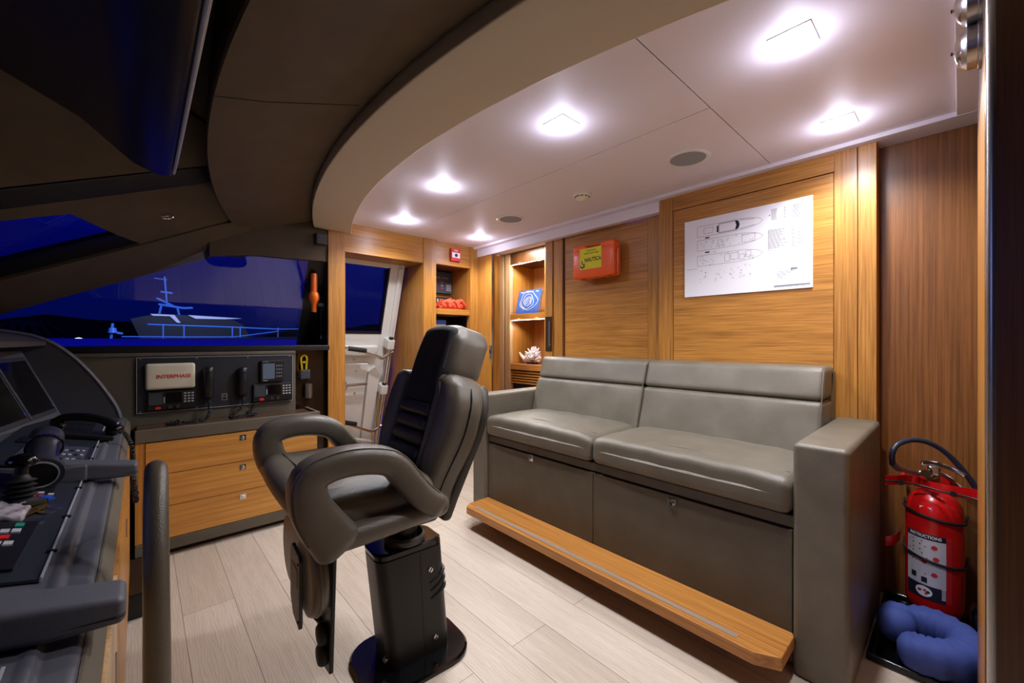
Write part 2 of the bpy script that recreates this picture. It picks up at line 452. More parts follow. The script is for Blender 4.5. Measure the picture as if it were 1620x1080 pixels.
w = B().solid([(-.67,2.73,1.58),(-.44,2.75,1.69),(-.24,2.78,1.77),(-.09,3.0,1.74),(-.48,3.0,1.54),(-.74,3.01,1.41)], NRM*.2).done('window_2', GLASS2)
struct(w, 'blue dusk corner windshield pane at the far left', 'window')
# small bright hook in the canopy strip
hk = B().tube(smooth_path([(.085,2.915,1.855),(.115,2.92,1.867),(.132,2.92,1.866),(.118,2.915,1.853),(.088,2.915,1.848)], 4), .0042, 6).cyl((.11,2.93,1.87),(.108,2.935,1.9),.003).done('ceiling_hook', CHROME)
tag(hk, 'small chrome hook in the brown canopy strip', 'hook')
# far side wall: sloping side window, sill, padded wall, wall above
SL = .485
wn = thing('window_1', 'wide sloping side window showing the harbour at dusk', 'window', (0, 3.4, 1.15)); wn['kind'] = 'structure'
def pw(x, z, o=0.0): return (x, 3.3+(1.81-z)*SL-o, z)
B().solid([pw(-1.5,1.15), pw(.945,1.15), pw(.945,1.81), pw(-1.5,1.81)], V(0, .9, .436)*.006).done('pane', GLASS1, wn)
B().solid([pw(.94,1.15,.004), pw(1.06,1.15,.004), pw(1.06,1.86,.004), pw(.94,1.86,.004)], (0,.03,.015)).solid([pw(.30,1.795,.002), pw(1.06,1.795,.002), pw(1.06,1.815,.002), pw(.30,1.815,.002)], (0,.03,.015)).done('window_frame', BLK, wn)
B().box(-1.5, 1.06, 3.215, 3.66, 1.115, 1.152).done('window_sill', BLK, wn, bev=.004)
wl = thing('wall_left', 'side wall with padded brown leather under the window', 'wall', (0, 3.3, 0)); wl['kind'] = 'structure'
B().box(-1.5, .825, 3.215, 3.30, 0, 1.115).done('padded_panel', LPANEL, wl, bev=.006)
B().box(-1.5, .82, 3.206, 3.2155, 1.092, 1.112).done('ledge_moulding', LPANEL, wl, bev=.003)
B().box(.825, 1.055, 3.30, 3.36, 0, 1.115).done('corner_panel', PARTI, wl)
B().solid([(.33,3.25,1.735),(.56,3.25,1.77),(1.055,3.25,1.79),(1.055,3.25,2.12),(.33,3.25,2.12)], (0,.06,0)).done('upper_panel', LHEAD, wl)
# wooden partition, doorway, niche
B().box(1.055, 1.075, 3.255, 3.72, 0, 2.11).done('partition_face', PARTI, wl)
B().box(1.056, 1.183, 3.235, 3.30, 0, 2.11).done('door_post', WZ, wl, bev=.002)
B().box(1.183, 1.875, 3.243, 3.30, 1.884, 2.11).done('door_header', WX, wl)
B().box(1.183, 1.875, 3.30, 3.56, 1.884, 1.92).done('header_reveal', WX, wl)
B().box(1.875, 2.005, 3.235, 3.30, 0, 2.11).done('door_post', WZ, wl, bev=.002)
B().box(1.877, 1.90, 3.30, 4.06, 0, 1.92).done('reveal_panel', WZ, wl)
B().box(1.075, 1.183, 3.30, 3.34, 0, 2.11).done('reveal_panel', WZ, wl)
B().box(1.16, 1.877, 3.26, 4.0, 0, .09).done('threshold', WX, wl, bev=.004)
# niche
B().box(2.005, 2.405, 3.262, 3.31, 1.90, 2.11).done('niche_header', WX, wl)
B().box(2.405, 2.50, 3.25, 3.31, 0, 2.11).done('niche_post', WZ, wl, bev=.002)
B().box(2.005, 2.52, 3.60, 3.63, 0, 2.1).done('niche_back', WZ, wl)
B().box(2.405, 2.43, 3.31, 3.60, 0, 2.1).box(1.985, 2.005, 3.31, 3.60, 0, 2.1).done('niche_side', WZ, wl)
B().box(2.005, 2.405, 3.31, 3.60, 1.90, 1.93).done('niche_top', WDK, wl)
B().box(2.005, 2.405, 3.266, 3.60, 1.436, 1.490).done('niche_shelf', WX, wl, bev=.002)
B().box(2.005, 2.405, 3.27, 3.60, .93, .97).done('niche_shelf', WX, wl, bev=.002)
B().box(2.005, 2.405, 3.57, 3.60, .97, 1.436).box(2.395, 2.405, 3.31, 3.57, .97, 1.436).box(2.005, 2.015, 3.31, 3.57, .97, 1.436).done('niche_lining', BLK, wl)
# small black bracket under the soffit end
tag(B().box(.96, 1.04, 3.20, 3.27, 1.905, 1.985).done('junction_box', plain('grey_black_box', (58,56,54), .5), bev=.006), 'small dark grey box under the far soffit end', 'box')

# aft wall
wb = thing('wall_back', 'teak panelled aft wall behind the sofa', 'wall', (2.5, 1.3, 0)); wb['kind'] = 'structure'
B().box(2.496, 2.54, .26, 1.312, 0, 2.091).done('backing_panel', WDK, wb)
B().box(2.487, 2.50, .416, 1.220, .3, 1.998).done('inset_panel', WY, wb, bev=.0015)
B().box(2.484, 2.50, .326, .413, 0, 2.091).done('stile', WZ, wb, bev=.002)
B().box(2.480, 2.58, .258, .323, 0, 2.091).done('stile', WZ, wb, bev=.002)
B().box(2.484, 2.50, .413, 1.223, 2.002, 2.091).done('rail', WY, wb, bev=.002)
B().box(2.484, 2.56, 1.224, 1.312, 0, 2.091).done('stile', WZ, wb, bev=.002)
B().box(2.566, 2.60, 1.31, 2.34, 0, 2.10).done('backing_panel', WDK, wb)
B().box(2.556, 2.57, 1.434, 2.166, .3, 2.06).done('inset_panel', WY, wb, bev=.0015)
B().box(2.550, 2.57, 1.312, 1.43, 0, 2.08).done('stile', WZ, wb, bev=.002)
B().box(2.548, 2.57, 2.189, 2.288, 0, 2.02).done('stile', WZ, wb, bev=.002)
B().box(2.54, 2.60, 2.292, 2.37, 0, 2.02).done('stile', WZ, wb, bev=.002)
B().box(2.50, 2.60, 3.03, 3.30, 0, 2.02).done('corner_panel', WZ, wb, bev=.002)
B().box(2.496, 2.505, 3.018, 3.034, 0, 2.02).done('edge_strip', STEEL, wb)
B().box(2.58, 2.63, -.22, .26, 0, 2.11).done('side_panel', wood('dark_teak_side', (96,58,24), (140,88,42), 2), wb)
# port wall by the camera
wr = thing('wall_right', 'dark wooden wall end at the right edge', 'wall', (1.7, -.3, 0)); wr['kind'] = 'structure'
B().box(1.40, 2.0, -.9, -.045, 0, 2.11).done('wall_end', WDK, wr)  # dark teak carries the shade of this unlit face
B().box(1.43, 1.99, -.045, -.0365, 0, 1.84).done('side_veneer', WZ, wr, bev=.001)
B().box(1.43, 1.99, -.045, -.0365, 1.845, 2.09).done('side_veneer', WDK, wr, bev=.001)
B().cyl((1.408,-.047,0),(1.408,-.047,2.11),.010).done('corner_trim', STEEL, wr)
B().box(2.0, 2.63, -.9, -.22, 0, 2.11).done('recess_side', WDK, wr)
# enclosure the picture does not look at: near-side wall and dark dash front
struct(B().box(-2.2, 1.4, -1.2, -1.14, 0, 2.24).done('wall_near', LPANEL), 'padded wall behind the camera', 'wall')
struct(B().box(-2.2, -2.15, -1.2, 3.3, 0, 1.25).done('wall_front', LPANEL), 'low front wall under the windshield', 'wall')
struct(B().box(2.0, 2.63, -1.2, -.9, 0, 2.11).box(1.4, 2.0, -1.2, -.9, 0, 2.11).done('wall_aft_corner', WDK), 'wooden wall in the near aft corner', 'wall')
# ================================================================== cabin beyond the sliding door
struct(B().box(2.60, 4.2, 2.2, 4.2, 2.21, 2.25).done('ceiling_2', CEILM), 'white ceiling of the cabin seen through the door', 'ceiling')
struct(B().box(2.60, 4.2, 4.0, 4.05, 0, 2.21).box(4.1, 4.2, 2.2, 4.0, 0, 2.21).box(2.63, 4.1, 2.2, 2.25, 0, 2.21).done('wall_cabin', WZ), 'teak wall of the cabin behind the sliding door', 'wall')
sh = thing('shelf_unit', 'lit teak shelf unit with louvred base seen through the open doorway', 'shelf', (3.4, 3.3, 0))
B().box(3.20, 3.60, 2.80, 3.05-.05, 0, 2.2).box(3.24, 3.60, 3.545, 3.60, 0, 2.2).done('side_panel', WZ, sh)
B().box(3.19, 3.24, 3.545, 3.625, 0, 2.2).done('front_stile', WPL, sh, bev=.002)
B().box(3.19, 3.24, 3.66, 3.76, 0, 2.2).done('front_stile', WPL, sh, bev=.002)
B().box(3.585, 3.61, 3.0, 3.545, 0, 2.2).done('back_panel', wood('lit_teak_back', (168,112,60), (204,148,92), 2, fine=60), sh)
B().box(3.20, 3.585, 3.0, 3.545, 1.43, 1.495).done('shelf_board', WY, sh, bev=.002)
B().box(3.20, 3.585, 3.0, 3.545, .855, .92).done('shelf_board', WY, sh, bev=.002)
B().box(3.20, 3.585, 3.0, 3.545, 2.075, 2.2).done('top_header', WDK, sh)
for z in (2.066, 1.423):
    s = B(); q = B().box(3.215, 3.24, 3.0, 3.545, z-.001, z+.008)
    rail = q.done('light_rail', BLK, sh)
    for i in range(22): s.box(3.211, 3.2155, 3.01+i*.0245, 3.019+i*.0245, z-.002, z+.005)
    s.done('light_strip', LED, rail)
    for yy in (3.12, 3.4):
        l = bpy.data.lights.new('shelf_light', 'AREA'); l.energy = 1.6; l.size = .3; l.size_y = .02; l.shape = 'RECTANGLE'; l.color = (1, .93, .82)
        lo = bpy.data.objects.new('shelf_light', l); COL.objects.link(lo); lo.parent = sh
        lo.location = V(3.26, yy, z-.012)-sh.location; lo.rotation_euler = (0, math.radians(28), PI/2*0)
s = B()
for i in range(5):
    z = .70+i*.030
    s.solid([(3.21, 3.0, z), (3.21, 3.545, z), (3.235, 3.545, z+.016), (3.235, 3.0, z+.016)], (-.004, 0, .006))
s.done('louvre', WY, sh); B().box(3.25, 3.27, 3.0, 3.545, 0, .855).done('vent_backing', BLK, sh)
for z in (1.495, .92):
    B().box(3.205, 3.209, 3.0, 3.545, z, z+.03).done('retaining_lip', CLEAR, sh)
# unseen area light added to brighten the cabin
l = bpy.data.lights.new('cabin_fill', 'AREA'); l.energy = 18; l.size = .3; l.color = (1, .95, .88)
lo = bpy.data.objects.new('cabin_fill', l); COL.objects.link(lo); lo.location = (2.95, 3.2, 2.2)
# book on the shelf
bk = thing('book', 'large blue book with white contour lines leaning on the lit shelf', 'book', (3.3, 3.33, 1.495))
M = Matrix.Translation((3.27, 3.355, 1.4965)) @ Matrix.Rotation(math.radians(-14), 4, 'Y').inverted()
B().box(0, .004, -.18, .18, 0, .29).box(.024, .028, -.18, .18, 0, .29).xf(M).done('cover', plain('blue_book_cover', (52, 92, 168), .4, noise=.25, nscale=18), bk)
B().box(.004, .024, -.175, .177, .003, .287).xf(M).done('pages', PAPER, bk)
s = B()
for k, (cy, cz, ry, rz) in enumerate(((.0, .15, .022, .014), (.0, .15, .045, .034), (.005, .15, .06, .05), (.01, .15, .095, .08), (.0, .16, .14, .105))):
    pts = [(-.0012, cy+ry*math.cos(a)*(1+.13*math.sin(3*a+k)), cz+rz*math.sin(a)*(1+.12*math.cos(2*a+k))) for a in [2*PI*i/40 for i in range(40)]]
    s.tube(pts, .0022, 4, closed=True)
s.box(-.0012, 0, .10, .15, .262, .268).box(-.0012, 0, -.06, .07, .262, .268).box(-.0012, 0, -.14, -.10, .262, .268)
s.xf(M).done('contour_lines', PAPER, bk)
# coral
co = thing('coral_ornament', 'white branching coral on a small dark base on the lower lit shelf', 'ornament', (3.38, 3.30, .92))
B().box(3.32, 3.40, 3.28, 3.40, .9205, .938).done('stand', BLK, co, bev=.003)
s = B(); rnd = random.Random(3)
for i in range(58):
    a = rnd.uniform(0, 2*PI); el = rnd.uniform(-.15, 1.5)
    d = V(math.cos(a)*math.cos(el)*.7, math.sin(a)*math.cos(el), math.sin(el)*1.0)
    p0 = V(3.38, 3.30, .965); L = rnd.uniform(.075, .125)
    if p0.y+d.y*L > 3.30+.10: L *= .9
    p1 = p0+d*L*.55; p2 = p0+d*L+V(rnd.uniform(-.015,.015), rnd.uniform(-.015,.015), rnd.uniform(0,.02))
    s.tube([p0, p1, p2], [.014, .012, .008], 6)
    for q in range(2):
        s.tube([p1, p1+(d+V(rnd.uniform(-.8,.8), rnd.uniform(-.8,.8), rnd.uniform(-.3,.8))).normalized()*.04], [.010, .006], 6)
s.tube([(3.38,3.34,.955),(3.37,3.41,.965),(3.37,3.46,1.0),(3.36,3.475,1.03)], [.024,.022,.018,.01], 8)
s.xf(Matrix.Translation((3.36,3.325,.938))@Matrix.Scale(1.16,4)@Matrix.Translation((-3.38,-3.30,-.938)))
s.done('coral_branches', CORAL, co, ang=60)

# sliding door hardware
dh = B().box(2.532, 2.541, 2.295, 2.365, 1.10, 1.39).done('door_handle', BRONZE, wb, bev=.002, label='bronze pull handle')
B().cyl((2.515, 2.305, 1.14), (2.515, 2.305, 1.35), .006).cyl((2.515,2.305,1.15),(2.535,2.305,1.15),.005).cyl((2.515,2.305,1.34),(2.535,2.305,1.34),.005).done('grip', CHROME, dh)
dl = B().box(2.492, 2.4995, 3.036, 3.066, 1.02, 1.14).done('lock_plate', STEEL, wb, bev=.001)
B().box(2.488, 2.4925, 3.043, 3.059, 1.065, 1.10).done('keyhole', BLK, dl)

# ================================================================== sofa
sf = thing('sofa', 'long taupe leather sofa with square arms against the teak wall', 'sofa', (2.05, 1.27, 0))
AX = 1.709
B().rbox(AX, 2.476, .244, .402, 0, .822, .018, n=6).done('armrest', LSOFA, sf)
B().rbox(AX, 2.476, 2.139, 2.288, 0, .822, .018, n=6).done('armrest', LSOFA, sf)
B().box(1.76, 2.46, .402, 2.139, 0, .52).done('base_frame', LBASE, sf)
B().box(1.735, 1.765, .403, 2.138, .509, .553).done('front_rail', LBASE, sf, bev=.004)
for a, b_ in ((.406, 1.2765), (1.2795, 2.136)):
    f = B().box(1.727, 1.762, a, b_, .03, .503).done('drawer_front', LBASE, sf, bev=.003)
    yy = .853 if a < 1 else 1.725
    zz = .472 if a < 1 else .486
    lt = B().box(1.7215, 1.7275, yy-.017, yy+.017, zz-.02, zz+.02).cyl((1.722,yy,zz),(1.715,yy,zz),.011).done('latch', CHROME, f, bev=.001)
    B().box(1.7135, 1.7155, yy-.003, yy+.003, zz-.009, zz+.009).done('latch_slot', BLKM, lt)
def seatfn(a, b_):
    m = (a+b_)/2; h = (b_-a)/2
    def fn(p):
        u = (p.y-m)/h; v = (p.x-1.695)/.5
        if p.z > .63:
            d = .012*(1-u*u)*max(0, 1-abs(v-.55)*1.6)
            return (p.x, p.y, p.z+d-.012*abs(u)**6 + .002*math.sin(p.y*31+p.x*9)*math.sin(p.x*23))
        if p.x < 1.72: return (p.x-.010*(1-u*u)*math.sin(max(0,min(1,(p.z-.556)/.14))*PI), p.y, p.z)
        return p
    return fn
for a, b_ in ((.404, 1.276), (1.2785, 2.137)):
    cs = B().rbox(1.702, 2.30, a, b_, .556, .697, .036, seatfn(a, b_), n=14, k=5).done('seat_cushion', LSOFA, sf)
    B().tube([(1.80, a+.03, .692), (1.80, (a+b_)/2, .7045), (1.80, b_-.03, .692)], .0022, 6).done('seat_seam', LSOFA, cs)
# back cushions lean on the wall; an upper and a lower roll each
def backfn(p):
    t = (p.z-.70)/.37
    return (p.x+.115*t - .004*math.sin(p.y*17)*math.sin(p.z*21), p.y, p.z)
for a, b_ in ((.404, 1.264), (1.267, 2.137)):
    bc = B().rbox(2.135, 2.34, a, b_, .60, .914, .022, backfn, n=10).done('back_cushion', LSOFA, sf)
    B().rbox(2.135, 2.34, a, b_, .9155, 1.066, .026, backfn, n=10).done('head_roll', LSOFA, bc)
    B().tube([(2.137+.115*((z-.70)/.37)+.004, a+.006, z) for z in (.72,.8,.9,.98,1.045)], .0025, 6).done('piping', LSOFA, bc)
B().rbox(2.36, 2.476, .404, 2.137, .50, 1.05, .02, n=4).done('back_frame', LSOFA, sf)

# step
st = thing('footrest_step', 'long teak footrest step with a chamfered corner below the sofa front', 'step', (1.61, 1.25, .09))
B().prism([(1.522, .47), (1.560, .396), (1.708, .396), (1.7265, .404), (1.7265, 2.136), (1.56, 2.132), (1.522, 2.10)], 2, .093, .1385).done('board', WST, st, bev=.004)
B().box(1.548, 1.572, .53, 2.06, .1380, .1398).done('grip_strip', plain('grey_grip', (150, 132, 116), .8, noise=.2, nscale=300), st)
for y in (.6, 1.25, 1.95): B().box(1.64, 1.7265, y-.02, y+.02, .035, .093).done('bracket', BLKM, st, bev=.002)

# ================================================================== helm chair (faces the bow, -X)
ch = thing('helm_chair', 'dark leather helm chair with black pedestal in the middle of the floor', 'chair', (.755, 1.405, 0)); ch.rotation_euler = (0, 0, math.radians(-3.2))
def rrect(cx, cy, hx, hy, r, z, n=7):
    pts = []
    for (sx, sy, a0) in ((1,1,0),(-1,1,PI/2),(-1,-1,PI),(1,-1,1.5*PI)):
        for i in range(n):
            a = a0+PI/2*i/(n-1); pts.append((cx+sx*(hx-r)+r*math.cos(a), cy+sy*(hy-r)+r*math.sin(a), z))
    return pts
B().loft([rrect(.755,1.405,.205,.158,.11,0), rrect(.755,1.405,.205,.158,.11,.012), rrect(.755,1.405,.198,.151,.105,.02)]).done('base_plate', BLKG, ch, ang=20)
# pedestal column, leaning a little, with pinched vents on the aft side
def ped(z, sh=0):
    t = z/.43
    return rrect(.772-.044*t, 1.41-.006*t, .122+.006*t+sh, .082-.004*t+sh, .04, z, 9)
pr = [ped(z) for z in (.02,.03,.10,.2,.24)]
col = B().loft([ped(z) for z in (.018,.035,.12,.20,.28,.36,.415)])
pd = col.done('pedestal', BLKM, ch, ang=25)
B().loft([ped(.415,-.004), ped(.42,-.004)]).done('cap_gap', BLK, pd)
B().loft([ped(.421), ped(.436), ped(.442,-.008)]).done('pedestal_cap', BLKG, pd, ang=20)
def pface(x, z, o=0.0):   # near face of the pedestal
    t = z/.43; return (x, 1.41-.006*t-(.082-.004*t)-o, z)
B().tube([pface(.782-.025*z/.43, z, -.0005) for z in (.03,.12,.22,.32,.41)], .0022, 6).done('panel_joint', BLK, pd)
for (x, z) in ((.800, .335), (.822, .075)):
    p = V(*pface(x, z)); sc = B().cyl(p+V(0,.003,0), p-V(0,.005,0), .0105, .009, 16).done('screw', CHROME, pd)
    B().xf(Matrix.Identity(4)).box(-.0085,.0085,-.0066,-.0045,-.0015,.0015).xf(Matrix.Translation(p)@Matrix.Rotation(-.9,4,'Y')).done('screw_slot', BLKM, sc)
p = V(.648, 1.36, .06); B().cyl(p, p-V(.012,.006,0), .010, .008, 14).done('screw', CHROME, pd)
for z in (.245, .275, .305):
    t = z/.43; xr = .772-.044*t+.122+.006*t
    B().tube(smooth_path([(xr-.075, 1.41-.0815+.003, z-.022), (xr-.035, 1.41-.083, z-.008), (xr-.008, 1.41-.074, z+.006), (xr+.001, 1.41-.04, z+.01), (xr+.001, 1.42, z+.01)], 4), [.0015]+[.006]*15+[.002], 8).done('vent_rib', BLKM, pd)
B().lathe([(.07,.442),(.074,.450),(.074,.462),(.066,.470)], (.73,1.395,0)).done('swivel_ring', plain('dark_ring', (66,60,52), .5), ch)
B().cyl((.73,1.395,.46), (.73,1.395,.60), .045).done('swivel_column', BLKM, ch)
B().rbox(.40, .76, 1.18, 1.58, .575, .625, .02).box(.60, .82, 1.24, 1.52, .58, .66).done('seat_mechanism', BLK, ch)
def seatp(p):
    # shell narrows to the rear and dips at the front corners
    t = (p.x-.33)/.47
    y = 1.365+(p.y-1.365)*(1.0-.10*max(0, t-.4)); z = p.z+.02*max(0,t-.2)
    return (p.x, y, z)
B().rbox(.362, .735, 1.04, 1.69, .630, .695, .034, seatp, n=8).done('seat_shell', LCHAIR, ch)
def cushp(p):
    u = (p.y-1.365)/.24; v = (p.x-.295)/.42
    z = p.z
    if p.z > .7: z += .010*(1-u*u)+.012*(1-v) if abs(u) <= 1 else 0
    x = p.x - (.012*(1-u*u) if p.x < .34 else 0)
    if p.x < .45: x += .095*max(0, (.725-p.z)/.095)*(.45-p.x)/.158
    return (x, p.y, z)
sc_ = B().rbox(.292, .70, 1.078, 1.652, .63, .772, .05, cushp, n=10, k=5).done('seat_cushion', LCHAIR, ch)
B().tube([(.36, 1.14, .786), (.36, 1.365, .795), (.36, 1.59, .786)], .002, 6).done('seat_seam', LCHAIR, sc_)
for yc in (1.072, 1.658):
    path = smooth_path([(.392,0,.664),(.357,0,.718),(.330,0,.775),(.330,0,.838),(.385,0,.862),(.465,0,.862),(.540,0,.838),(.595,0,.772),(.634,0,.725),(.674,0,.692)], 5)
    n = len(path)
    rr = [.060-.022*min(1, i/(n*.40)) for i in range(n)]
    ar = B().tube([(p.x, yc, p.z) for p in path], rr, 20, up=(0,1,0), ry=.047, e=3.2).done('armrest', LCHAIR, ch, ang=70)
    # outer seam along the upper edge
    sgn = -1 if yc < 1.3 else 1
    sp = []
    for i in range(4, n-2):
        t = (path[i+1]-path[i-1]).normalized(); nn = V(-t.z, 0, t.x)
        if nn.z < 0 and i > n*.3: nn = -nn
        out = V(-t.z,0,t.x)
        c0 = V(.48,0,.75); 
        if out.dot(path[i]-c0) < 0: out = -out
        sp.append(V(path[i].x, yc+sgn*.033, path[i].z)+out*(rr[i]*.93))
    B().tube(sp, .0016, 5).done('arm_seam', LCHAIR, ar)
# backrest, built upright then leaned back 17 degrees: x = -front, y, z up
TB = Matrix.Translation((.705, 1.372, .70)) @ Matrix.Rotation(math.radians(16.5), 4, 'Y')
def bol(sg):
    def fn(p):
        t = max(0, min(1, (p.z+.04)/.26)); t = t*t*(3-2*t)
        k = .74+.26*t
        top = max(0, (p.z-.26)/.12)
        k *= 1-.20*top*top
        x = p.x
        # front bulges at the outer half
        yy = abs(p.y)
        if p.x < 0: x -= .016*math.sin(min(1, max(0, (yy-.10)/.15))*PI)
        kk = k if yy > .19 else (.80+.20*k)
        return (x, p.y*kk, p.z)
    return fn
for sg in (-1, 1):
    y0_, y1_ = (.122, .262) if sg > 0 else (-.262, -.122)
    bo = B().rbox(-.020, .124, y0_, y1_, -.09, .385, .042, bol(sg), n=8, k=5).xf(TB).done('side_bolster', LCHAIR, ch)
    f = bol(sg)
    def edge(xx, off): return [TB @ Vector(f(V(xx, sg*(.262-off), z))) for z in (-.05,.0,.06,.14,.22,.30,.345)]
    B().tube(smooth_path(edge(.055, -.001), 4), .0028, 6).done('piping', BLK, bo)
    B().tube(smooth_path([TB @ (Vector(f(V(-.021, sg*.195, z)))+V(-.0012,0,0)) for z in (.0,.08,.16,.24,.31,.345)], 4), .0015, 6).done('stitching', LCHAIR, bo)
def shellfn(p):
    t = max(0, min(1, (p.z+.08)/.3)); k = .70+.30*t
    k *= 1-.25*max(0, (p.z-.25)/.14)**2
    return (p.x, p.y*k, p.z)
B().rbox(.102, .145, -.258, .258, -.11, .37, .019, shellfn, n=8).xf(TB).done('back_shell', plain('dark_back_shell', (50,46,40), .5), ch)
B().rbox(-.005, .10, -.125, .125, -.03, .40, .02, n=6).xf(TB).done('back_pad', FBLACK, ch)
def hd(p):
    t = (p.z-.36)/.2
    return (p.x+.016*t*t, p.y*(1-.08*t*t), p.z-.034*(abs(p.y)/.142)**3*max(0, (p.z-.45)/.134))
hr = B().rbox(-.012, .165, -.142, .142, .352, .584, .056, hd, n=8, k=6).xf(TB).done('headrest', LCHAIR, ch)
def blk(p):
    t = max(0, (p.z-.36)/.2)
    y = p.y*(1-.06*t*t)
    return (p.x+.016*t*t, y, p.z-.034*(abs(p.y)/.142)**3*max(0, (p.z-.45)/.134))
ct = B().rbox(-.019, .03, -.116, .116, .262, .570, .045, blk, n=8, k=5).xf(TB).done('centre_panel', FBLACK, ch, label='black fabric centre panel')
for i in range(4):
    z = .062+i*.052
    B().rbox(-.026, .03, -.118, .118, z, z+.050, .019, n=6).xf(TB).done('lumbar_rib', LRIB, ch)
B().tube(smooth_path([TB @ V(-.011+.016*((z-.36)/.2)**2, -.124, z) for z in (.40,.44,.48,.52)], 4), .0016, 6).done('stitching', LCHAIR, hr)
# folding footrest hanging below the seat front
B().solid([(.402,1.13,.615),(.402,1.32,.615),(.402,1.288,.225),(.402,1.165,.25)], (.012,0,0)).done('footrest_arm', BLKM, ch, bev=.003)
ring = lambda x, k: [(x, 1.325+math.copysign(.105, math.cos(a))+.108*k*math.cos(a), .518+.108*k*math.sin(a)) for a in [2*PI*(i+.5)/36 for i in range(36)]]
fp = B().loft([ring(.392,.8), ring(.390,.95), ring(.380,1), ring(.362,1), ring(.352,.95), ring(.350,.8)]).done('footrest_pad', LCHAIR, ch, ang=60)
B().tube(ring(.371,1.005), .003, 6, closed=True).done('piping', LCHAIR, fp)
fpl = B().solid([(.334,1.215,.582),(.334,1.300,.588),(.334,1.320,.57),(.334,1.320,.43),(.334,1.285,.390),(.334,1.210,.380),(.334,1.205,.40),(.334,1.205,.57)], (.010,0,0)).done('footrest_plate', plain('grey_footplate', (70,70,68), .45, metal=.4), ch, bev=.002)
B().box(.3325,.3345,1.225,1.30,.49,.54).done('plate_sticker', plain('plate_sticker', (112,108,104), .6), fpl)
for (y, z) in ((1.215,.56),(1.215,.40)): B().cyl((.334,y,z),(.331,y,z),.004,seg=8).done('plate_screw', BLK, fpl)
B().cyl((.35,1.30,.42),(.40,1.24,.36),.008).done('footrest_strut', BLKM, ch)
for z in (.350, .292):
    B().lathe([(.0,0),(.026,.0),(.030,.006),(.030,.016),(.024,.024),(0,.026)], (.404,1.20,z), (-1,0,0), 20).done('rubber_stop', RUB, ch, ang=50)
# ================================================================== drawer cabinet and counter under the side window
cb = thing('drawer_cabinet', 'low teak three-drawer cabinet under the radio panel', 'cabinet', (.43, 3.05, 0))
B().box(-.02, .885, 2.955, 3.21, .035, .636).done('carcass', WZ, cb)
B().box(-.022, .018, 2.935, 2.96, .10, .636).done('side_stile', WZ, cb, bev=.001)
B().box(-.022, .885, 2.928, 2.96, .036, .098).done('plinth', LPANEL, cb, bev=.002)
B().box(-.02, .88, 2.985, 3.2, 0, .036).done('toe_kick', plain('dark_brown_kick', (44,28,20), .6), cb)
for a, b_ in ((.101, .2755), (.2785, .4535), (.4565, .632)):
    d = B().box(.020, .884, 2.93, 2.956, a, b_).done('drawer', WDX, cb, bev=.0015)
    z = b_-.034
    lt = B().box(.443, .476, 2.926, 2.9305, z-.017, z+.017).done('latch', CHROME, d, bev=.001)
    B().lathe([(.011,0),(.011,.004),(.008,.006),(0,.006)], (.459,2.927,z), (0,-1,0), 16).done('latch_button', STEEL if a > .2 else CREAM, lt)
ct_ = thing('countertop', 'leather edged counter with dark wooden top under the radio panel', 'counter', (.43, 3.07, .637))
B().box(-.015, .885, 2.95, 3.214, .637, .692).done('top_board', WCT, ct_)
B().box(-.022, .903, 2.926, 2.952, .638, .706).done('front_edge', LPANEL, ct_, bev=.004)
B().box(.882, .903, 2.952, 3.214, .638, .706).done('end_edge', LPANEL, ct_, bev=.004)

# black radio panel on the padded wall
PY = 3.2
rp = thing('radio_console', 'long black equipment panel on the padded wall above the counter', 'panel', (.39, 3.21, .765))
B().box(-.015, .80, 3.202, 3.215, .762, 1.085).done('face_plate', BLKP, rp, bev=.002)
s = B()
s.box(-.017, .802, 3.199, 3.203, 1.083, 1.0865).box(-.017, .802, 3.199, 3.203, .7605, .764).box(-.0175, -.0145, 3.199, 3.203, .7605, 1.0865).box(.7985, .802, 3.199, 3.203, .7605, 1.0865)
s.done('edge_trim', EDGE, rp)
for x in (.0, .26, .53, .78):
    for z in (1.076, .771): B().cyl((x,3.202,z),(x,3.199,z),.004,seg=10).done('panel_screw', STEEL, rp)
pl = B().box(.385, .418, 3.1985, 3.202, .80, .845).done('socket_plate', STEEL, rp, bev=.001)
B().box(.392, .411, 3.1975, 3.1987, .808, .822).box(.395, .408, 3.1975, 3.1987, .828, .838).done('socket_hole', BLK, pl)
# cream cover with lettering
cv = thing('sunshade_cover', 'cream plastic instrument cover with red lettering on the black panel', 'cover', (.135, 3.19, .895))
B().rbox(.020, .250, 3.165, 3.2015, .896, 1.050, .016, n=4).done('cover_shell', CREAM, cv)
s = B(); text(s, 'INTERPHASE', .030, (.148, 3.1645, .972), (1,0,0), (0,0,1), .0006, sx=.96, bold=.0007)
s.done('lettering', plain('red_lettering', (190,30,40), .5), cv)

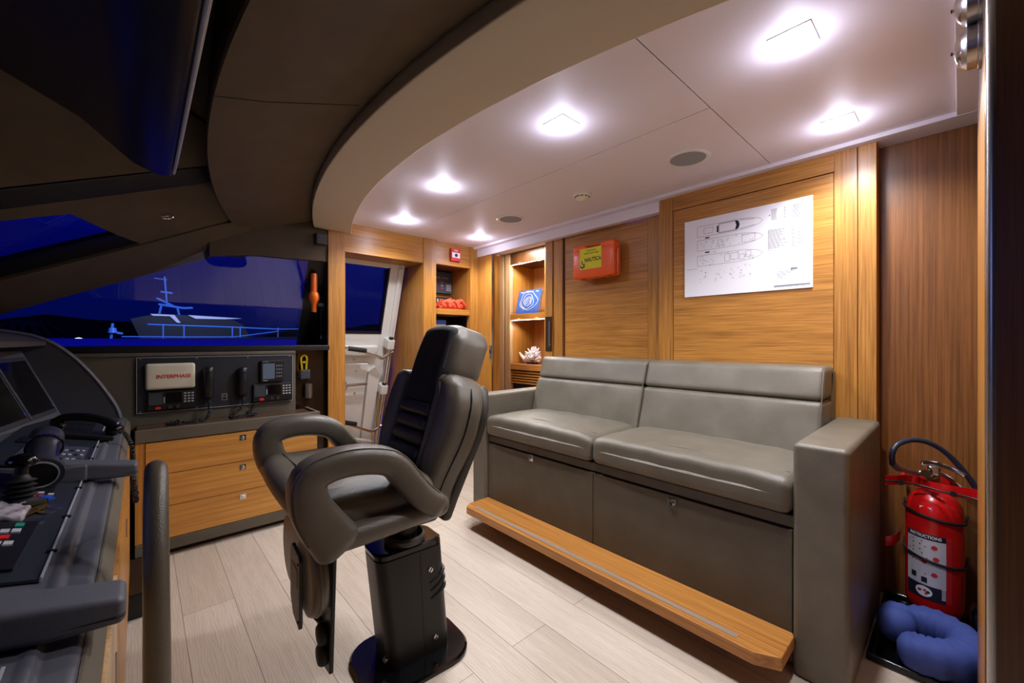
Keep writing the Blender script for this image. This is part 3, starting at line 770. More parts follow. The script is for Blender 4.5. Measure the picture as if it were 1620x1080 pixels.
def radio(name, label, x0, x1, z0, z1):
    r = thing(name, label, 'radio', ((x0+x1)/2, 3.2, z0))
    B().box(x0, x1, 3.180, 3.2015, z0, z1).done('housing', BLK, r, bev=.004)
    w = x1-x0; h = z1-z0
    B().box(x0+.03*w, x0+.30*w, 3.1775, 3.1805, z0+.30*h, z1-.06*h).done('speaker_grille', plain('radio_grille', (52,54,60), .6, bump=.6, bscale=1200), r, bev=.002)
    B().box(x0+.37*w, x0+.70*w, 3.1785, 3.1805, z0+.36*h, z1-.08*h).done('screen', SCREEN, r, bev=.001)
    for i in range(3):
        for j in range(4):
            B().box(x0+(.75+.08*i)*w, x0+(.80+.08*i)*w, 3.177, 3.1805, z0+(.36+.15*j)*h, z0+(.43+.15*j)*h).done('key', BTN, r)
    B().box(x0+.16*w, x0+.27*w, 3.1765, 3.1805, z0+.07*h, z0+.20*h).done('distress_button', BTNR, r, bev=.001)
    for q in (.46, .62): B().lathe([(.010,0),(.009,.012),(0,.012)], (x0+q*w, 3.180, z0+.16*h), (0,-1,0), 16).done('dial', plain('dial_grey', (56,58,62), .35), r)
    for q in (.36,.40,.44,.48): B().box(x0+.33*w, x0+.355*w, 3.178, 3.1805, z0+(q+.04)*h*1.0+.15*h*(q-.36)*6, z0+(q+.04)*h+.15*h*(q-.36)*6+.006).done('side_key', BTN, r)
    return r
radio('vhf_radio', 'black radio with keypad directly below the cream cover', .028, .252, .772, .884)
radio('vhf_radio', 'black radio with grey grille below the small grey-screen display', .556, .792, .772, .892)

def handset(name, label, x, z0, z1, cord):
    h = thing(name, label, 'handset', (x, 3.19, z0))
    B().box(x-.024, x+.022, 3.185, 3.2025, z0+.01, z1-.02).done('cradle', BLK, h, bev=.006)
    zm = (z0+z1)/2
    B().tube(smooth_path([(x+.004,3.158,z0+.022),(x+.004,3.148,z0+.07),(x+.004,3.145,zm),(x+.004,3.148,z1-.06),(x+.004,3.158,z1-.02)], 5), [.017]*4+[.014]*13+[.018]*4, 14, ry=.026, up=(1,0,0), e=2.6).done('grip', plain('handset_black', (24,25,28), .3), h, ang=60)
    for zz in (z0+.022, z1-.03):
        B().lathe([(.020,0),(.024,.012),(.022,.030),(.0,.032)], (x+.004,3.188,zz), (0,-1,0), 16).done('ear_cup', BLK, h, ang=50)
    # curly cord
    P = smooth_path(cord, 10); L = 0; pts = []
    turns = 0
    for i in range(len(P)-1):
        seg = (P[i+1]-P[i]); n = max(2, int(seg.length/.0018))
        t = seg.normalized(); u = t.orthogonal().normalized(); w = t.cross(u)
        for k in range(n):
            turns += seg.length/n/.0085*2*PI
            pts.append(P[i]+seg*(k/n)+u*(.0085*math.cos(turns))+w*(.0085*math.sin(turns)))
    B().tube(pts, .0027, 5).done('coiled_cord', RUB, h, ang=80)
    return h
handset('radio_handset', 'black radio handset hanging beside the cream cover', .312, .815, 1.03,
        [(.316,3.15,.82),(.318,3.14,.76),(.30,3.10,.712),(.24,3.085,.702),(.18,3.09,.704),(.14,3.075,.703),(.115,3.10,.704),(.14,3.12,.706),(.17,3.10,.704),(.16,3.075,.716)])
handset('radio_handset', 'black radio handset hanging in the middle of the black panel', .492, .815, 1.02,
        [(.496,3.15,.82),(.49,3.14,.76),(.44,3.13,.712),(.42,3.10,.702),(.46,3.09,.703),(.52,3.095,.704),(.56,3.12,.704),(.54,3.15,.71),(.57,3.17,.77)])
ds = thing('navtex_display', 'small black display with a grey screen at the right of the panel', 'display', (.667, 3.2, .905))
B().box(.598, .738, 3.170, 3.2015, .905, 1.052).done('housing', BLK, ds, bev=.006)
B().box(.610, .682, 3.1685, 3.1705, .925, 1.03).done('screen', SCRG, ds, bev=.001)
for i in range(3):
    for j in range(4): B().box(.690+.014*i, .700+.014*i, 3.168, 3.1705, .935+.024*j, .947+.024*j).done('key', plain('grey_key', (96,98,106), .5), ds)
s = B(); text(s, 'NAVTEX', .008, (.628,3.1685,1.041),(1,0,0),(0,0,1),.0003); s.box(.612,.640,3.168,3.1705,.913,.917); s.done('caption', BTN, ds)

# things in the dark corner right of the panel
of = thing('orange_torch', 'orange hand torch clipped upright on the dark partition by the window', 'torch', (.985, 3.315, 1.40))
B().lathe([(0,0),(.018,.002),(.020,.06),(.030,.08),(.038,.10),(.040,.12),(.036,.142),(.025,.155),(.025,.285),(.021,.295),(0,.296)], (.978,3.315,1.402), (0,0,1), 20).done('torch_body', ORANGE2, of)
B().box(1.0, 1.056, 3.30, 3.33, 1.445, 1.475).done('wall_clip', BLK, of, bev=.004)
bp_ = thing('handheld_antenna', 'thin black rod hanging in a clip beside the orange torch', 'antenna', (1.03, 3.33, 1.2))
B().cyl((1.036,3.34,1.53),(1.036,3.34,1.36),.007).cyl((1.036,3.34,1.36),(1.036,3.34,1.225),.003).done('rod', BLK, bp_)
B().box(1.036,1.056,3.334,3.38,1.42,1.47).done('rod_clip', plain('clip_grey',(48,48,52),.4), bp_, bev=.004)
B().cyl((1.036,3.34,1.225),(1.036,3.34,1.20),.004).done('rod_tip', STEEL, bp_)
yt = thing('tool_pouch', 'black wall pouch holding a yellow handled tool right of the radio panel', 'pouch', (.89, 3.26, .89))
B().rbox(.865, .935, 3.255, 3.30, .90, .972, .008).done('pouch', plain('pouch_grey',(52,52,58),.7), yt)
B().tube(smooth_path([(.885,3.275,.955),(.880,3.275,1.0),(.876,3.275,1.055),(.895,3.275,1.078),(.915,3.275,1.06),(.912,3.275,1.0),(.91,3.275,.955)], 5), .0075, 8).box(.888,.904,3.268,3.282,1.02,1.035).done('yellow_handle', YELP, yt, label='yellow tool handle')
B().tube(smooth_path([(.862,3.27,.93),(.852,3.26,1.0),(.862,3.265,1.08),(.872,3.275,1.085)],5),.0025,6).lathe([(0,0),(.005,.003),(0,.008)],(.853,3.262,.915)).done('lanyard', BRASS, yt)
cu_ = thing('steel_cup', 'small steel tumbler fixed in the dark corner above the counter', 'cup', (.935, 3.24, .762))
B().lathe([(.0,.0),(.026,.0),(.027,.105),(.025,.105),(.024,.01),(0,.01)], (.925,3.262,.762), (0,0,1), 22).done('tumbler', STEEL, cu_)
B().box(.90,.95,3.287,3.30,.78,.83).done('cup_bracket', BLK, cu_)
so = thing('power_socket', 'black double power socket with pale rims on the dark partition', 'socket', (1.054, 3.42, .80))
B().box(1.046, 1.0545, 3.36, 3.48, .765, .865).done('socket_plate', BLK, so, bev=.003)
for y in (3.39, 3.45): B().tube([(1.044, y+.018*math.cos(a), .815+.026*math.sin(a)) for a in [2*PI*i/20 for i in range(20)]], .0022, 5, closed=True).done('socket_rim', STEEL, so)

# ================================================================== white side door outside the wooden doorway
DL = .33
def dp(x, z, o=0.0): return V(x, 3.5+(1.87-z)*DL-o, z)
DN = V(0, -1, -DL).normalized()      # towards the room
def dbox(s, x0, x1, z0, z1, o0, o1): s.solid([dp(x0,z0)+DN*o0, dp(x1,z0)+DN*o0, dp(x1,z1)+DN*o0, dp(x0,z1)+DN*o0], DN*(o1-o0)); return s
dr_ = thing('door_1', 'white leaning exterior door with a dark blue window and chrome rails', 'door', (1.5, 3.6, .09)); dr_['kind'] = 'structure'
s = B(); dbox(s, 1.683, 1.83, .05, 1.90, -.05, 0); dbox(s, 1.0, 1.683, 1.845, 1.90, -.05, 0); dbox(s, 1.0, 1.683, .05, 1.262, -.05, 0); s.done('door_leaf', WHITE, dr_, bev=.004)
s = B(); dbox(s, 1.0, 1.683, 1.255, 1.85, -.04, -.034); s.done('door_window', GLASS3, dr_)
s = B(); dbox(s, 1.676, 1.690, 1.262, 1.85, -.045, .004); dbox(s, 1.0, 1.69, 1.252, 1.268, -.045, .004); s.done('window_gasket', BLK, dr_)
s = B(); dbox(s, 1.765, 1.80, .3, 1.86, 0, .022); s.done('frame_lip', WHITE, dr_, bev=.006)
s = B(); s.solid([dp(1.0,1.06)+DN*0, dp(1.63,1.06)+DN*0, dp(1.66,1.10)+DN*0, dp(1.66,1.15)+DN*0, dp(1.0,1.15)+DN*0], DN*.05); s.done('upper_ledge', WHITE, dr_, bev=.012)
s = B(); dbox(s, 1.0, 1.60, .22, .98, 0, .022); s.done('inner_panel', WHITE, dr_, bev=.008)
s = B(); s.solid([dp(1.62,.15), dp(1.70,.15), dp(1.72,.86), dp(1.66,.96), dp(1.60,.90)], DN*.045); s.done('door_rib', WHITE, dr_, bev=.008)
ps = [dp(1.752,1.24)+DN*.085, dp(1.758,.72)+DN*.085, dp(1.757,.18)+DN*.085]
B().cyl(ps[0], ps[2], .016).cyl(dp(1.728,.72)+DN*.07, dp(1.728,.2)+DN*.07, .010).done('chrome_pole', CHROME, dr_)
for z in (1.18, .74):
    s = B(); dbox(s, 1.72, 1.79, z-.045, z+.045, 0, .11); s.done('pole_bracket', WHITE, dr_, bev=.01)
    B().cyl(dp(1.755,z+.05)+DN*.085, dp(1.755,z+.065)+DN*.085, .022).done('bracket_cap', BLK, dr_)
for (z0, z1, z2) in ((1.15, 1.055, 1.105), (.47, .33, .365)):
    zz = z0
    pts = smooth_path([dp(1.20,z0+.0)+DN*.05, dp(1.25,z0)+DN*.09, dp(1.36,z0)+DN*.10, dp(1.60,z1+.03)+DN*.105, dp(1.68,z1)+DN*.105, dp(1.75,z2-.02)+DN*.09, dp(1.795,z2)+DN*.08], 5)
    br = B().tube(pts, .014, 10).done('grab_bar', CHROME, dr_)
    B().cyl(dp(1.36,z0)+DN*.10, dp(1.52,(z0+z1)/2+.025)+DN*.104, .021).done('bar_grip', RUB, dr_)
s = B(); s.tube([dp(1.30,.80)+DN*.03, dp(1.34,.80)+DN*.075, dp(1.58,.805)+DN*.075], .013, 8); s.done('lever_handle', STEEL, dr_)
s = B(); s.tube([dp(1.36+.06*math.cos(a),.77+.06*math.sin(a))+DN*.03 for a in [2*PI*i/24 for i in range(24)]], .004, 6, closed=True); s.done('lock_ring', STEEL, dr_)
s = B()
for (x, z) in ((1.49,.91),(1.50,.70),(1.46,1.02)): s.cyl(dp(x,z)+DN*.02, dp(x,z)+DN*.028, .010, seg=10)
s.done('door_bolt', STEEL, dr_)
s = B(); s.tube(smooth_path([dp(1.30,.30)+DN*.05, dp(1.45,.28)+DN*.07, dp(1.62,.24)+DN*.09, dp(1.70,.21)+DN*.08, dp(1.62,.19)+DN*.07, dp(1.40,.24)+DN*.05], 4), .014, 8); s.done('folding_arm', WHITE, dr_)

# ================================================================== contents of the niche right of the doorway
fc = thing('fire_call_point', 'small red and white fire call point on the wood above the niche', 'alarm', (2.222, 3.255, 1.945))
B().box(2.170, 2.276, 3.235, 3.2615, 1.945, 2.065).done('case', REDP, fc, bev=.004)
B().box(2.178, 2.268, 3.232, 3.2365, 1.975, 2.025).done('break_panel', PAPER, fc, bev=.001)
B().cyl((2.223,3.233,2.0),(2.223,3.229,2.0),.015).done('press_button', BLK, fc)
s = B(); text(s, 'FIRE', .024, (2.223,3.2345,2.043),(1,0,0),(0,0,1),.0004); s.done('lettering', PAPER, fc)
ap = thing('alarm_control_panel', 'grey-blue alarm panel with keypads in the upper niche', 'panel', (2.28, 3.57, 1.66))
B().box(2.14, 2.395, 3.555, 3.5995, 1.672, 1.888).done('case', MIRROR, ap, bev=.004)
for i in range(4):
    for j in range(4): B().box(2.322+.015*i, 2.332+.015*i, 3.5525, 3.5565, 1.70+.018*j, 1.711+.018*j).done('key', BTN, ap)
for i in range(6): B().box(2.20+.026*i, 2.212+.026*i, 3.5525, 3.5565, 1.822, 1.832).done('indicator', BTN if i != 2 else BTNG, ap)
for i in range(3): B().box(2.26, 2.285, 3.5525, 3.5565, 1.715+.028*i, 1.727+.028*i).done('indicator', (BTNR, BTN, BTNR)[i], ap)
lp = thing('switch_strip', 'black strip of small switches below the grey-blue alarm panel', 'switches', (2.24, 3.5, 1.49))
B().box(2.08, 2.36, 3.50, 3.54, 1.4905, 1.625).done('case', BLK, lp, bev=.004)
for i in range(9): B().box(2.09+.029*i, 2.106+.029*i, 3.4965, 3.5015, 1.572, 1.605).done('rocker_switch', (BTN, BTNG, BTN, BTN)[i % 4], lp)
rb_ = thing('red_cloth_bag', 'crumpled orange-red cloth bag lying on the niche shelf', 'bag', (2.22, 3.4, 1.491))
rnd = random.Random(5)
def crum(p):
    d = .014*math.sin(p.x*61+p.y*23)*math.cos(p.y*47+p.z*30)+.010*math.sin(p.x*120+p.z*60)
    t = (p.z-1.491)/.1
    return (p.x+d, p.y+d*.6, max(1.4915, p.z+(d*1.3-.035*abs((p.x-2.25)/.14)**2)*t))
B().rbox(2.10, 2.385, 3.32, 3.47, 1.4915, 1.585, .04, crum, n=14).done('bag_body', REDC, rb_)
for i in range(3):
    x = 2.13+.09*i
    B().tube(smooth_path([(x,3.335,1.53),(x+.03,3.325,1.565+.01*i),(x+.07,3.33,1.55),(x+.10,3.345,1.525)],4),[.016]*13,8).done('fold', REDC, rb_, ang=80)
bb = thing('manual_box', 'blue and white box half hidden behind the chair headrest in the lower niche', 'box', (2.10, 3.4, .97))
B().box(2.03, 2.19, 3.36, 3.50, .9705, 1.345).done('box_body', PAPER, bb, bev=.002)
B().box(2.028, 2.192, 3.358, 3.502, 1.346, 1.385).done('box_lid', BTNB, bb, bev=.002)

# ================================================================== things on the aft wall
po = thing('safety_plan_board', 'white board printed with yacht deck plans on the teak wall', 'plan', (2.48, .82, 1.45))
B().box(2.479, 2.4865, .497, 1.144, 1.451, 1.911).done('board', PAPER, po)
def PQ(u, v): return V(2.4786, 1.144-u*.647, 1.451+v*.46)
def ln(s, pts, w=.0016, closed=False):
    pts = [PQ(*p) for p in pts]
    if closed: pts = pts+[pts[0]]
    for a, b_ in zip(pts, pts[1:]):
        d = (b_-a); 
        if d.length < 1e-6: continue
        n = V(0, -d.z, d.y).normalized()*w*.5
        s.poly([a-n, b_-n, b_+n, a+n])
def hull(s, u0, u1, vc, h, w):
    pts = [(u0, vc-h*.9), (u0, vc+h*.9)]
    for i in range(21):
        t = i/20; pts.append((u0+(u1-u0)*t, vc+h*max(0, 1-max(0, (t-.55)/.45)**2.6)**.6))
    for i in range(21):
        t = 1-i/20; pts.append((u0+(u1-u0)*t, vc-h*max(0, 1-max(0, (t-.55)/.45)**2.6)**.6))
    ln(s, pts, w, True)
s = B(); d = B(); rnd = random.Random(11)
for vc in (.835, .655, .455): hull(s, .12, .66, vc, .068, .0013)
ln(s, [(.31,.89),(.46,.89),(.475,.835),(.46,.78),(.31,.78)], .003, True)
ln(s, [(.48,.89),(.60,.87)], .002); ln(s, [(.48,.78),(.60,.80)], .002)
for (u0, u1, v0, v1) in ((.50,.60,.61,.70),(.36,.40,.41,.50),(.41,.47,.42,.50),(.48,.52,.41,.47),(.53,.57,.43,.50),(.30,.34,.62,.69),(.18,.26,.80,.87)):
    ln(s, [(u0,v0),(u1,v0),(u1,v1),(u0,v1)], .0013, True)
for i in range(70):
    u, v = rnd.uniform(.13,.60), rnd.choice((rnd.uniform(.17,.33), rnd.uniform(.40,.51), rnd.uniform(.60,.71)))
    a, b_ = rnd.uniform(.004,.016), rnd.uniform(.004,.02)
    ln(s, [(u,v),(u+a,v),(u+a,v+b_),(u,v+b_)], .0008, rnd.random() < .6)
for (u0, v0, n, wd, st_) in ((.72,.93,8,.05,.016),(.81,.93,8,.015,.018),(.87,.93,9,.07,.016),(.70,.69,14,.13,.0155),(.86,.69,14,.03,.017),(.90,.70,13,.075,.017)):
    for i in range(n):
        ww = wd*rnd.uniform(.6, 1)
        ln(s, [(u0, v0-i*st_), (u0+ww, v0-i*st_)], .0024)
ln(s, [(.70,.70),(.83,.70),(.83,.46),(.70,.46)], .0012, True)
ln(s, [(.02,.36),(.12,.36)], .0014)
for i in range(5): ln(s, [(.76,.205-.016*i), (.88-.02*i,.205-.016*i)], .0016)
for i in range(16):
    u, v = rnd.uniform(.75,.98), rnd.uniform(.08,.24); ln(s, [(u,v),(u+.012,v),(u+.012,v+.014)], .0009)
ln(s, [(.74,.045),(.985,.045)], .0045); ln(s, [(.74,.033),(.985,.033)], .002)
s.done('printed_lines', INK, po)
def blk2(u0, u1, v0, v1): d.poly([PQ(u0,v0), PQ(u1,v0), PQ(u1,v1), PQ(u0,v1)])
blk2(.292,.306,.79,.87); blk2(.19,.228,.735,.752); blk2(.19,.228,.548,.566)
d.poly([PQ(.445,.785),PQ(.472,.79),PQ(.482,.835),PQ(.472,.885),PQ(.445,.89),PQ(.455,.835)])
for (u, v) in ((.26,.69),(.27,.545),(.23,.385),(.58,.40),(.19,.29),(.40,.245),(.49,.27),(.705,.865)): blk2(u,u+.008,v,v+.010)
for i in range(5): blk2(.858+.009*i, .8645+.009*i, .215, .238)
d.done('printed_blocks', INKD, po)

# first aid case
fa = thing('first_aid_case', 'orange plastic first aid case with a yellow label on the teak wall', 'case', (2.49, 1.80, 1.648))
def casefn(p): return p
for (x0, x1) in ((2.432, 2.478), (2.484, 2.53)):
    B().rbox(x0, x1, 1.625, 1.99, 1.650, 1.868, .018, n=4).done('case_shell', ORANGE, fa)
B().rbox(2.474, 2.49, 1.632, 1.983, 1.657, 1.861, .008).done('case_joint', plain('orange_dark',(196,64,20),.5), fa)
for (a, b_) in ((1.625, 1.745), (1.87, 1.99)): B().rbox(2.436, 2.526, a, b_, 1.83, 1.90, .018).done('case_shoulder', ORANGE, fa)
B().rbox(2.470, 2.492, 1.735, 1.88, 1.885, 1.898, .006).done('handle', ORANGE, fa)
for y in (1.70, 1.92): B().box(2.470,2.492,y-.016,y+.016,1.640,1.654).done('latch', ORANGE, fa, bev=.003)
lb = B().box(2.4305, 2.4325, 1.725, 1.918, 1.712, 1.866).done('label', YELLOW, fa, label='yellow label')
s = B(); text(s, 'CASSETTA DI', .016, (2.4302,1.812,1.845),(0,-1,0),(0,0,1),.0003,sx=.9); text(s, 'PRONTO SOCCORSO', .016, (2.4302,1.812,1.825),(0,-1,0),(0,0,1),.0003,sx=.8)
text(s, 'NAUTICA', .040, (2.4302,1.800,1.778),(0,-1,0),(0,0,1),.0003,sx=.84,bold=.0008)
s.done('lettering', INKD, lb)
s = B(); s.tube([V(2.4302,1.893+.016*math.cos(a),1.738+.012*math.sin(a)) for a in [PI+PI*i/12 for i in range(13)]], .005, 6); s.tube([(2.4302,1.893,1.752),(2.4302,1.899,1.775)], .0035, 6); s.box(2.4298,2.4306,1.873,1.885,1.742,1.756)
s.done('boat_emblem', plain('navy_emblem',(24,56,120),.5), lb)
B().box(2.529, 2.556, 1.66, 1.95, 1.70, 1.82).done('wall_bracket', BLK, fa)
# unseen glowing strip added for the purple-blue cast at the pelmet end
ls = thing('blue_glow_strip', 'unseen blue glowing strip added for the cast at the pelmet end', 'light', (2.56, 1.45, 2.02))
B().box(2.546, 2.556, 1.32, 1.60, 2.024, 2.034).done('strip', emit('blue_cast_glow', (70, 50, 255), 3), ls)

# ================================================================== ceiling fittings
def downlight():
    o = thing('ceiling_downlight', 'x', 'light', (0,0,2.11), 'square ceiling downlights')
    w = .056
    B().box(-w,w,-w,w,-.0025,.0).done('trim_plate', WHITE, o, local=True, bev=.001)
    B().lathe([(.046,-.003),(.044,-.008),(.034,-.012),(0,-.014)], (0,0,0), (0,0,1), 28).done('lens', LAMP, o, local=True)
    l = bpy.data.lights.new('lamp', 'SPOT'); l.energy = LAMP_W; l.spot_size = math.radians(150); l.spot_blend = .75; l.shadow_soft_size = .04; l.color = (.96, .96, 1)
    q = bpy.data.objects.new('lamp', l); COL.objects.link(q); q.parent = o; q.location = (0,0,-.022)
    l = bpy.data.lights.new('ceiling_fill', 'POINT'); l.energy = FILL_W; l.shadow_soft_size = .03; l.color = (.78, .78, 1)  # added point light below the lens to brighten the ceiling
    q = bpy.data.objects.new('ceiling_fill', l); COL.objects.link(q); q.parent = o; q.location = (0,0,-.055)
    return o
LAMP_W = 60
FILL_W = 1.7
d0 = downlight()
spots = [(1.486,.347,'large square downlight nearest the camera, top right of the ceiling'),(2.192,.346,'square downlight by the cornice near the tall right-hand stile'),
         (1.331,1.15,'square downlight in the middle of the ceiling, left of the larger loudspeaker'),(1.344,2.09,'square downlight beyond the middle one along the curved soffit'),
         (1.505,2.883,'square downlight above the wooden doorway header'),(2.251,2.90,'square downlight above the red fire call point')]
for i, (x, y, lab) in enumerate(spots):
    o = d0 if i == 0 else dup(d0, (x, y, 2.11), lab)
    o.location = (x, y, 2.11); o['label'] = lab
sk = thing('ceiling_speaker', 'round grey ceiling loudspeaker close to the plan board', 'speaker', (2.054,.932,2.11), 'round ceiling loudspeakers')
B().lathe([(.085,0),(.104,0),(.106,-.004),(.100,-.008),(.085,-.006)], (0,0,0), (0,0,1), 40).done('rim', WHITE, sk, local=True, ang=50)
B().lathe([(.086,-.001),(.086,-.0045),(0,-.0075)], (0,0,0), (0,0,1), 40).done('grille', GREYG, sk, local=True)
o = dup(sk, (2.077,2.297,2.11), 'smaller round grey ceiling loudspeaker above the orange case side')
o['label'] = 'farther round grey ceiling loudspeaker above the lit shelf doorway'
sm = thing('smoke_detector', 'cream slotted smoke detector on the ceiling between two loudspeakers', 'detector', (2.072,1.616,2.11))
B().lathe([(0,0),(.058,0),(.060,-.010),(.052,-.016),(.050,-.016),(.046,-.008),(0,-.008)], (0,0,0), (0,0,1), 32).done('base', CREAM, sm, local=True, ang=30)
B().lathe([(.044,-.008),(.044,-.024),(.034,-.030),(.020,-.036),(.014,-.042),(0,-.043)], (0,0,0), (0,0,1), 28).done('dome', CREAM, sm, local=True, ang=30)
for i in range(10):
    a = 2*PI*i/10
    B().box(.0405,.0448,-.008,.008,-.021,-.013).xf(Matrix.Rotation(a,4,'Z')).done('vent_slot', BRASS, sm, local=True)

# overhead monitor seen from behind and edge-on
om = thing('overhead_monitor', 'dark wide monitor housing hanging from the ceiling at upper left', 'monitor', (-.05, 1.5, 1.84))
prof = [(.098,1.850),(.098,2.236),(-.62,2.236),(-.52,2.15),(-.34,2.075),(-.16,1.985),(-.07,1.905),(-.02,1.862),(.045,1.838),(.085,1.838)]
B().prism(prof, 1, .45, 2.135).done('housing', plain('monitor_plastic', (32,32,40), .25), om, bev=.012, seg=3)
B().box(.099, .106, .47, 2.12, 1.865, 2.20).done('screen', SCREEN, om)
B().tube([(.098,.47,1.842),(.0985,1.2,1.841),(.0985,1.95,1.842),(.097,2.10,1.846),(.097,2.132,1.866),(.097,2.134,1.95),(.098,2.134,2.15)], .0055, 8).done('silver_bezel', plain('silver_plastic', (190,190,196), .3, metal=.2), om)
# ================================================================== recess with fire extinguisher, right
fe = thing('fire_extinguisher', 'red fire extinguisher with black hose strapped in the corner recess', 'extinguisher', (2.46, .075, .05))
EX, EY = 2.46, .075
B().lathe([(.0,.0),(.075,.0),(.082,.02),(.086,.03),(.088,.05),(.088,.41),(.082,.45),(.064,.485),(.036,.505),(.022,.51),(.022,.53),(0,.53)], (EX,EY,.055), (0,0,1), 36).done('cylinder', RED, fe, ang=60)
B().lathe([(.0,-.012),(.078,-.012),(.079,.014),(.07,.014)], (EX,EY,.055), (0,0,1), 30).done('base_ring', BLK, fe)
B().cyl((EX,EY,.585),(EX,EY,.635),.020).cyl((EX-.01,EY,.615),(EX-.055,EY+.012,.618),.013).cyl((EX,EY,.62),(EX+.0,EY+.045,.62),.012).rbox(EX-.028,EX+.028,EY-.02,EY+.02,.62,.662,.008).done('valve', CHROME, fe)
# lever and grip point towards the wall end on the right
B().tube(smooth_path([(EX-.02,EY+.035,.668),(EX-.03,EY-.0,.676),(EX-.045,EY-.05,.668),(EX-.05,EY-.085,.650)],4), [.006]*13, 8, up=(0,0,1), ry=.009).done('lever', CHROME, fe)
B().tube(smooth_path([(EX-.02,EY-.01,.640),(EX-.03,EY-.045,.622),(EX-.045,EY-.085,.580),(EX-.048,EY-.092,.565)],4), [.005]*13, 8, up=(0,0,1), ry=.009).done('carry_handle', CHROME, fe)
B().cyl((EX-.05,EY+.02,.635),(EX-.064,EY+.023,.635),.016).done('pressure_gauge', CHROME, fe)
B().cyl((EX-.03,EY+.045,.62),(EX-.10,EY+.10,.645),.010).cyl((EX-.10,EY+.10,.645),(EX-.125,EY+.118,.668),.013).done('hose_ferrule', STEEL, fe)
B().tube(smooth_path([(2.335,.193,.668),(2.315,.192,.715),(2.335,.176,.752),(2.39,.135,.768),(2.42,.09,.760),(2.45,.045,.725),(2.47,.0,.665),(2.485,-.045,.58),(2.49,-.075,.46),(2.49,-.085,.33),(2.49,-.085,.22)], 6), .0105, 10).done('hose', plain('hose_black', (38,42,58), .35), fe)
B().cyl((2.49,-.085,.24),(2.49,-.085,.13),.016,.022).done('nozzle', BLK, fe)
# wrap-around label, facing the camera
def arc(r, a0, a1, z0, z1, n=20):
    # angles measured from straight towards the camera (-X), positive to the picture's left (+Y)
    lo = [V(EX-r*math.cos(a0+(a1-a0)*i/n), EY+r*math.sin(a0+(a1-a0)*i/n), z0) for i in range(n+1)]
    hi = [V(p.x, p.y, z1) for p in lo]
    return lo, hi
def patch(s, r, a0, a1, z0, z1, n=20):
    lo, hi = arc(r, a0, a1, z0, z1, n)
    L = [s.b.verts.new(p) for p in lo]; H = [s.b.verts.new(p) for p in hi]
    for i in range(n): s.b.faces.new((L[i], L[i+1], H[i+1], H[i]))
    return s
A0, A1 = -.42, 1.02
lbl = patch(B(), .0886, A0, A1, .128, .395).done('label', plain('label_white', (206,206,214), .45), fe, label='white instruction label')
patch(B(), .0889, A0, A1, .372, .395).done('label_band', INKD, lbl); patch(B(), .0889, A0, A1, .128, .185).done('label_band', INKD, lbl)
patch(B(), .0889, -.62, A0, .128, .395, 6).done('label_edge', REDP, lbl)
def on_cyl(s0, r, ac, zc):
    """wrap a flat builder (x to the picture's right, y up) round the cylinder"""
    for v in s0.b.verts:
        a = ac-v.co.x/r; rr = r+v.co.z
        v.co = V(EX-rr*math.cos(a), EY+rr*math.sin(a), zc+v.co.y)
    return s0
s = B(); text(s, 'INSTRUCTIONS', .0165, (0,0,0), (1,0,0), (0,1,0), .0002, sx=.88, bold=.0004)
bmesh.ops.subdivide_edges(s.b, edges=[e for e in s.b.edges if e.calc_length() > .008], cuts=1)
on_cyl(s, .0893, .30, .3835).done('lettering', PAPER, lbl)
s = B()
for k, z in enumerate((.352, .318, .284)):
    text(s, str(k+1), .016, (-.052,z-.262,0), (1,0,0), (0,1,0), .0002)
    for q in range(2): s.box(-.040, -.005-.006*((k+q) % 2), z-.262-.002+.008-.014*q, z-.262+.0025+.008-.014*q, 0, .0003)
for (x, z) in ((-.035,.215),(.0,.205)): s.box(x-.009,x+.009,z-.262-.011,z-.262+.011,0,.0003)
on_cyl(s, .0890, .30, .262).done('label_print', INKD, lbl)
s = B()
for (x, z) in ((.03,.345),(.035,.30),(.03,.235),(.0,.28)):
    s.cyl((x,z-.262,0),(x,z-.262,.0004),.009,seg=12); s.box(x-.03,x-.004,z-.268,z-.265,0,.0003)
on_cyl(s, .0890, .30, .262).done('label_pictures', REDP, lbl)
s = B(); s.lathe([(0,0),(.021,0),(.021,.0004),(0,.0004)], (0,0,0), (0,0,1), 24); 
for v in s.b.verts: v.co.x *= 1.25
on_cyl(s, .0892, .32, .158).done('label_emblem', PAPER, lbl)
s = B()
for (x, y, m) in ((-.010,.002,0),(.004,.005,1),(.008,-.007,1)): s.box(x-.004,x+.004,y-.004,y+.004,0,.0004)
on_cyl(s, .0897, .32, .158).done('emblem_marks', REDP, lbl)
s = B()
for i in range(9): s.box(-.006,.006,-.022+.005*i,-.0195+.005*i,0,.0003)
on_cyl(s, .0891, -.34, .165).done('barcode', PAPER, lbl)
s = B(); s.box(-.018,.018,-.006,.006,0,.0006); on_cyl(s, .0832, .28, .497).done('price_sticker', PAPER, fe)
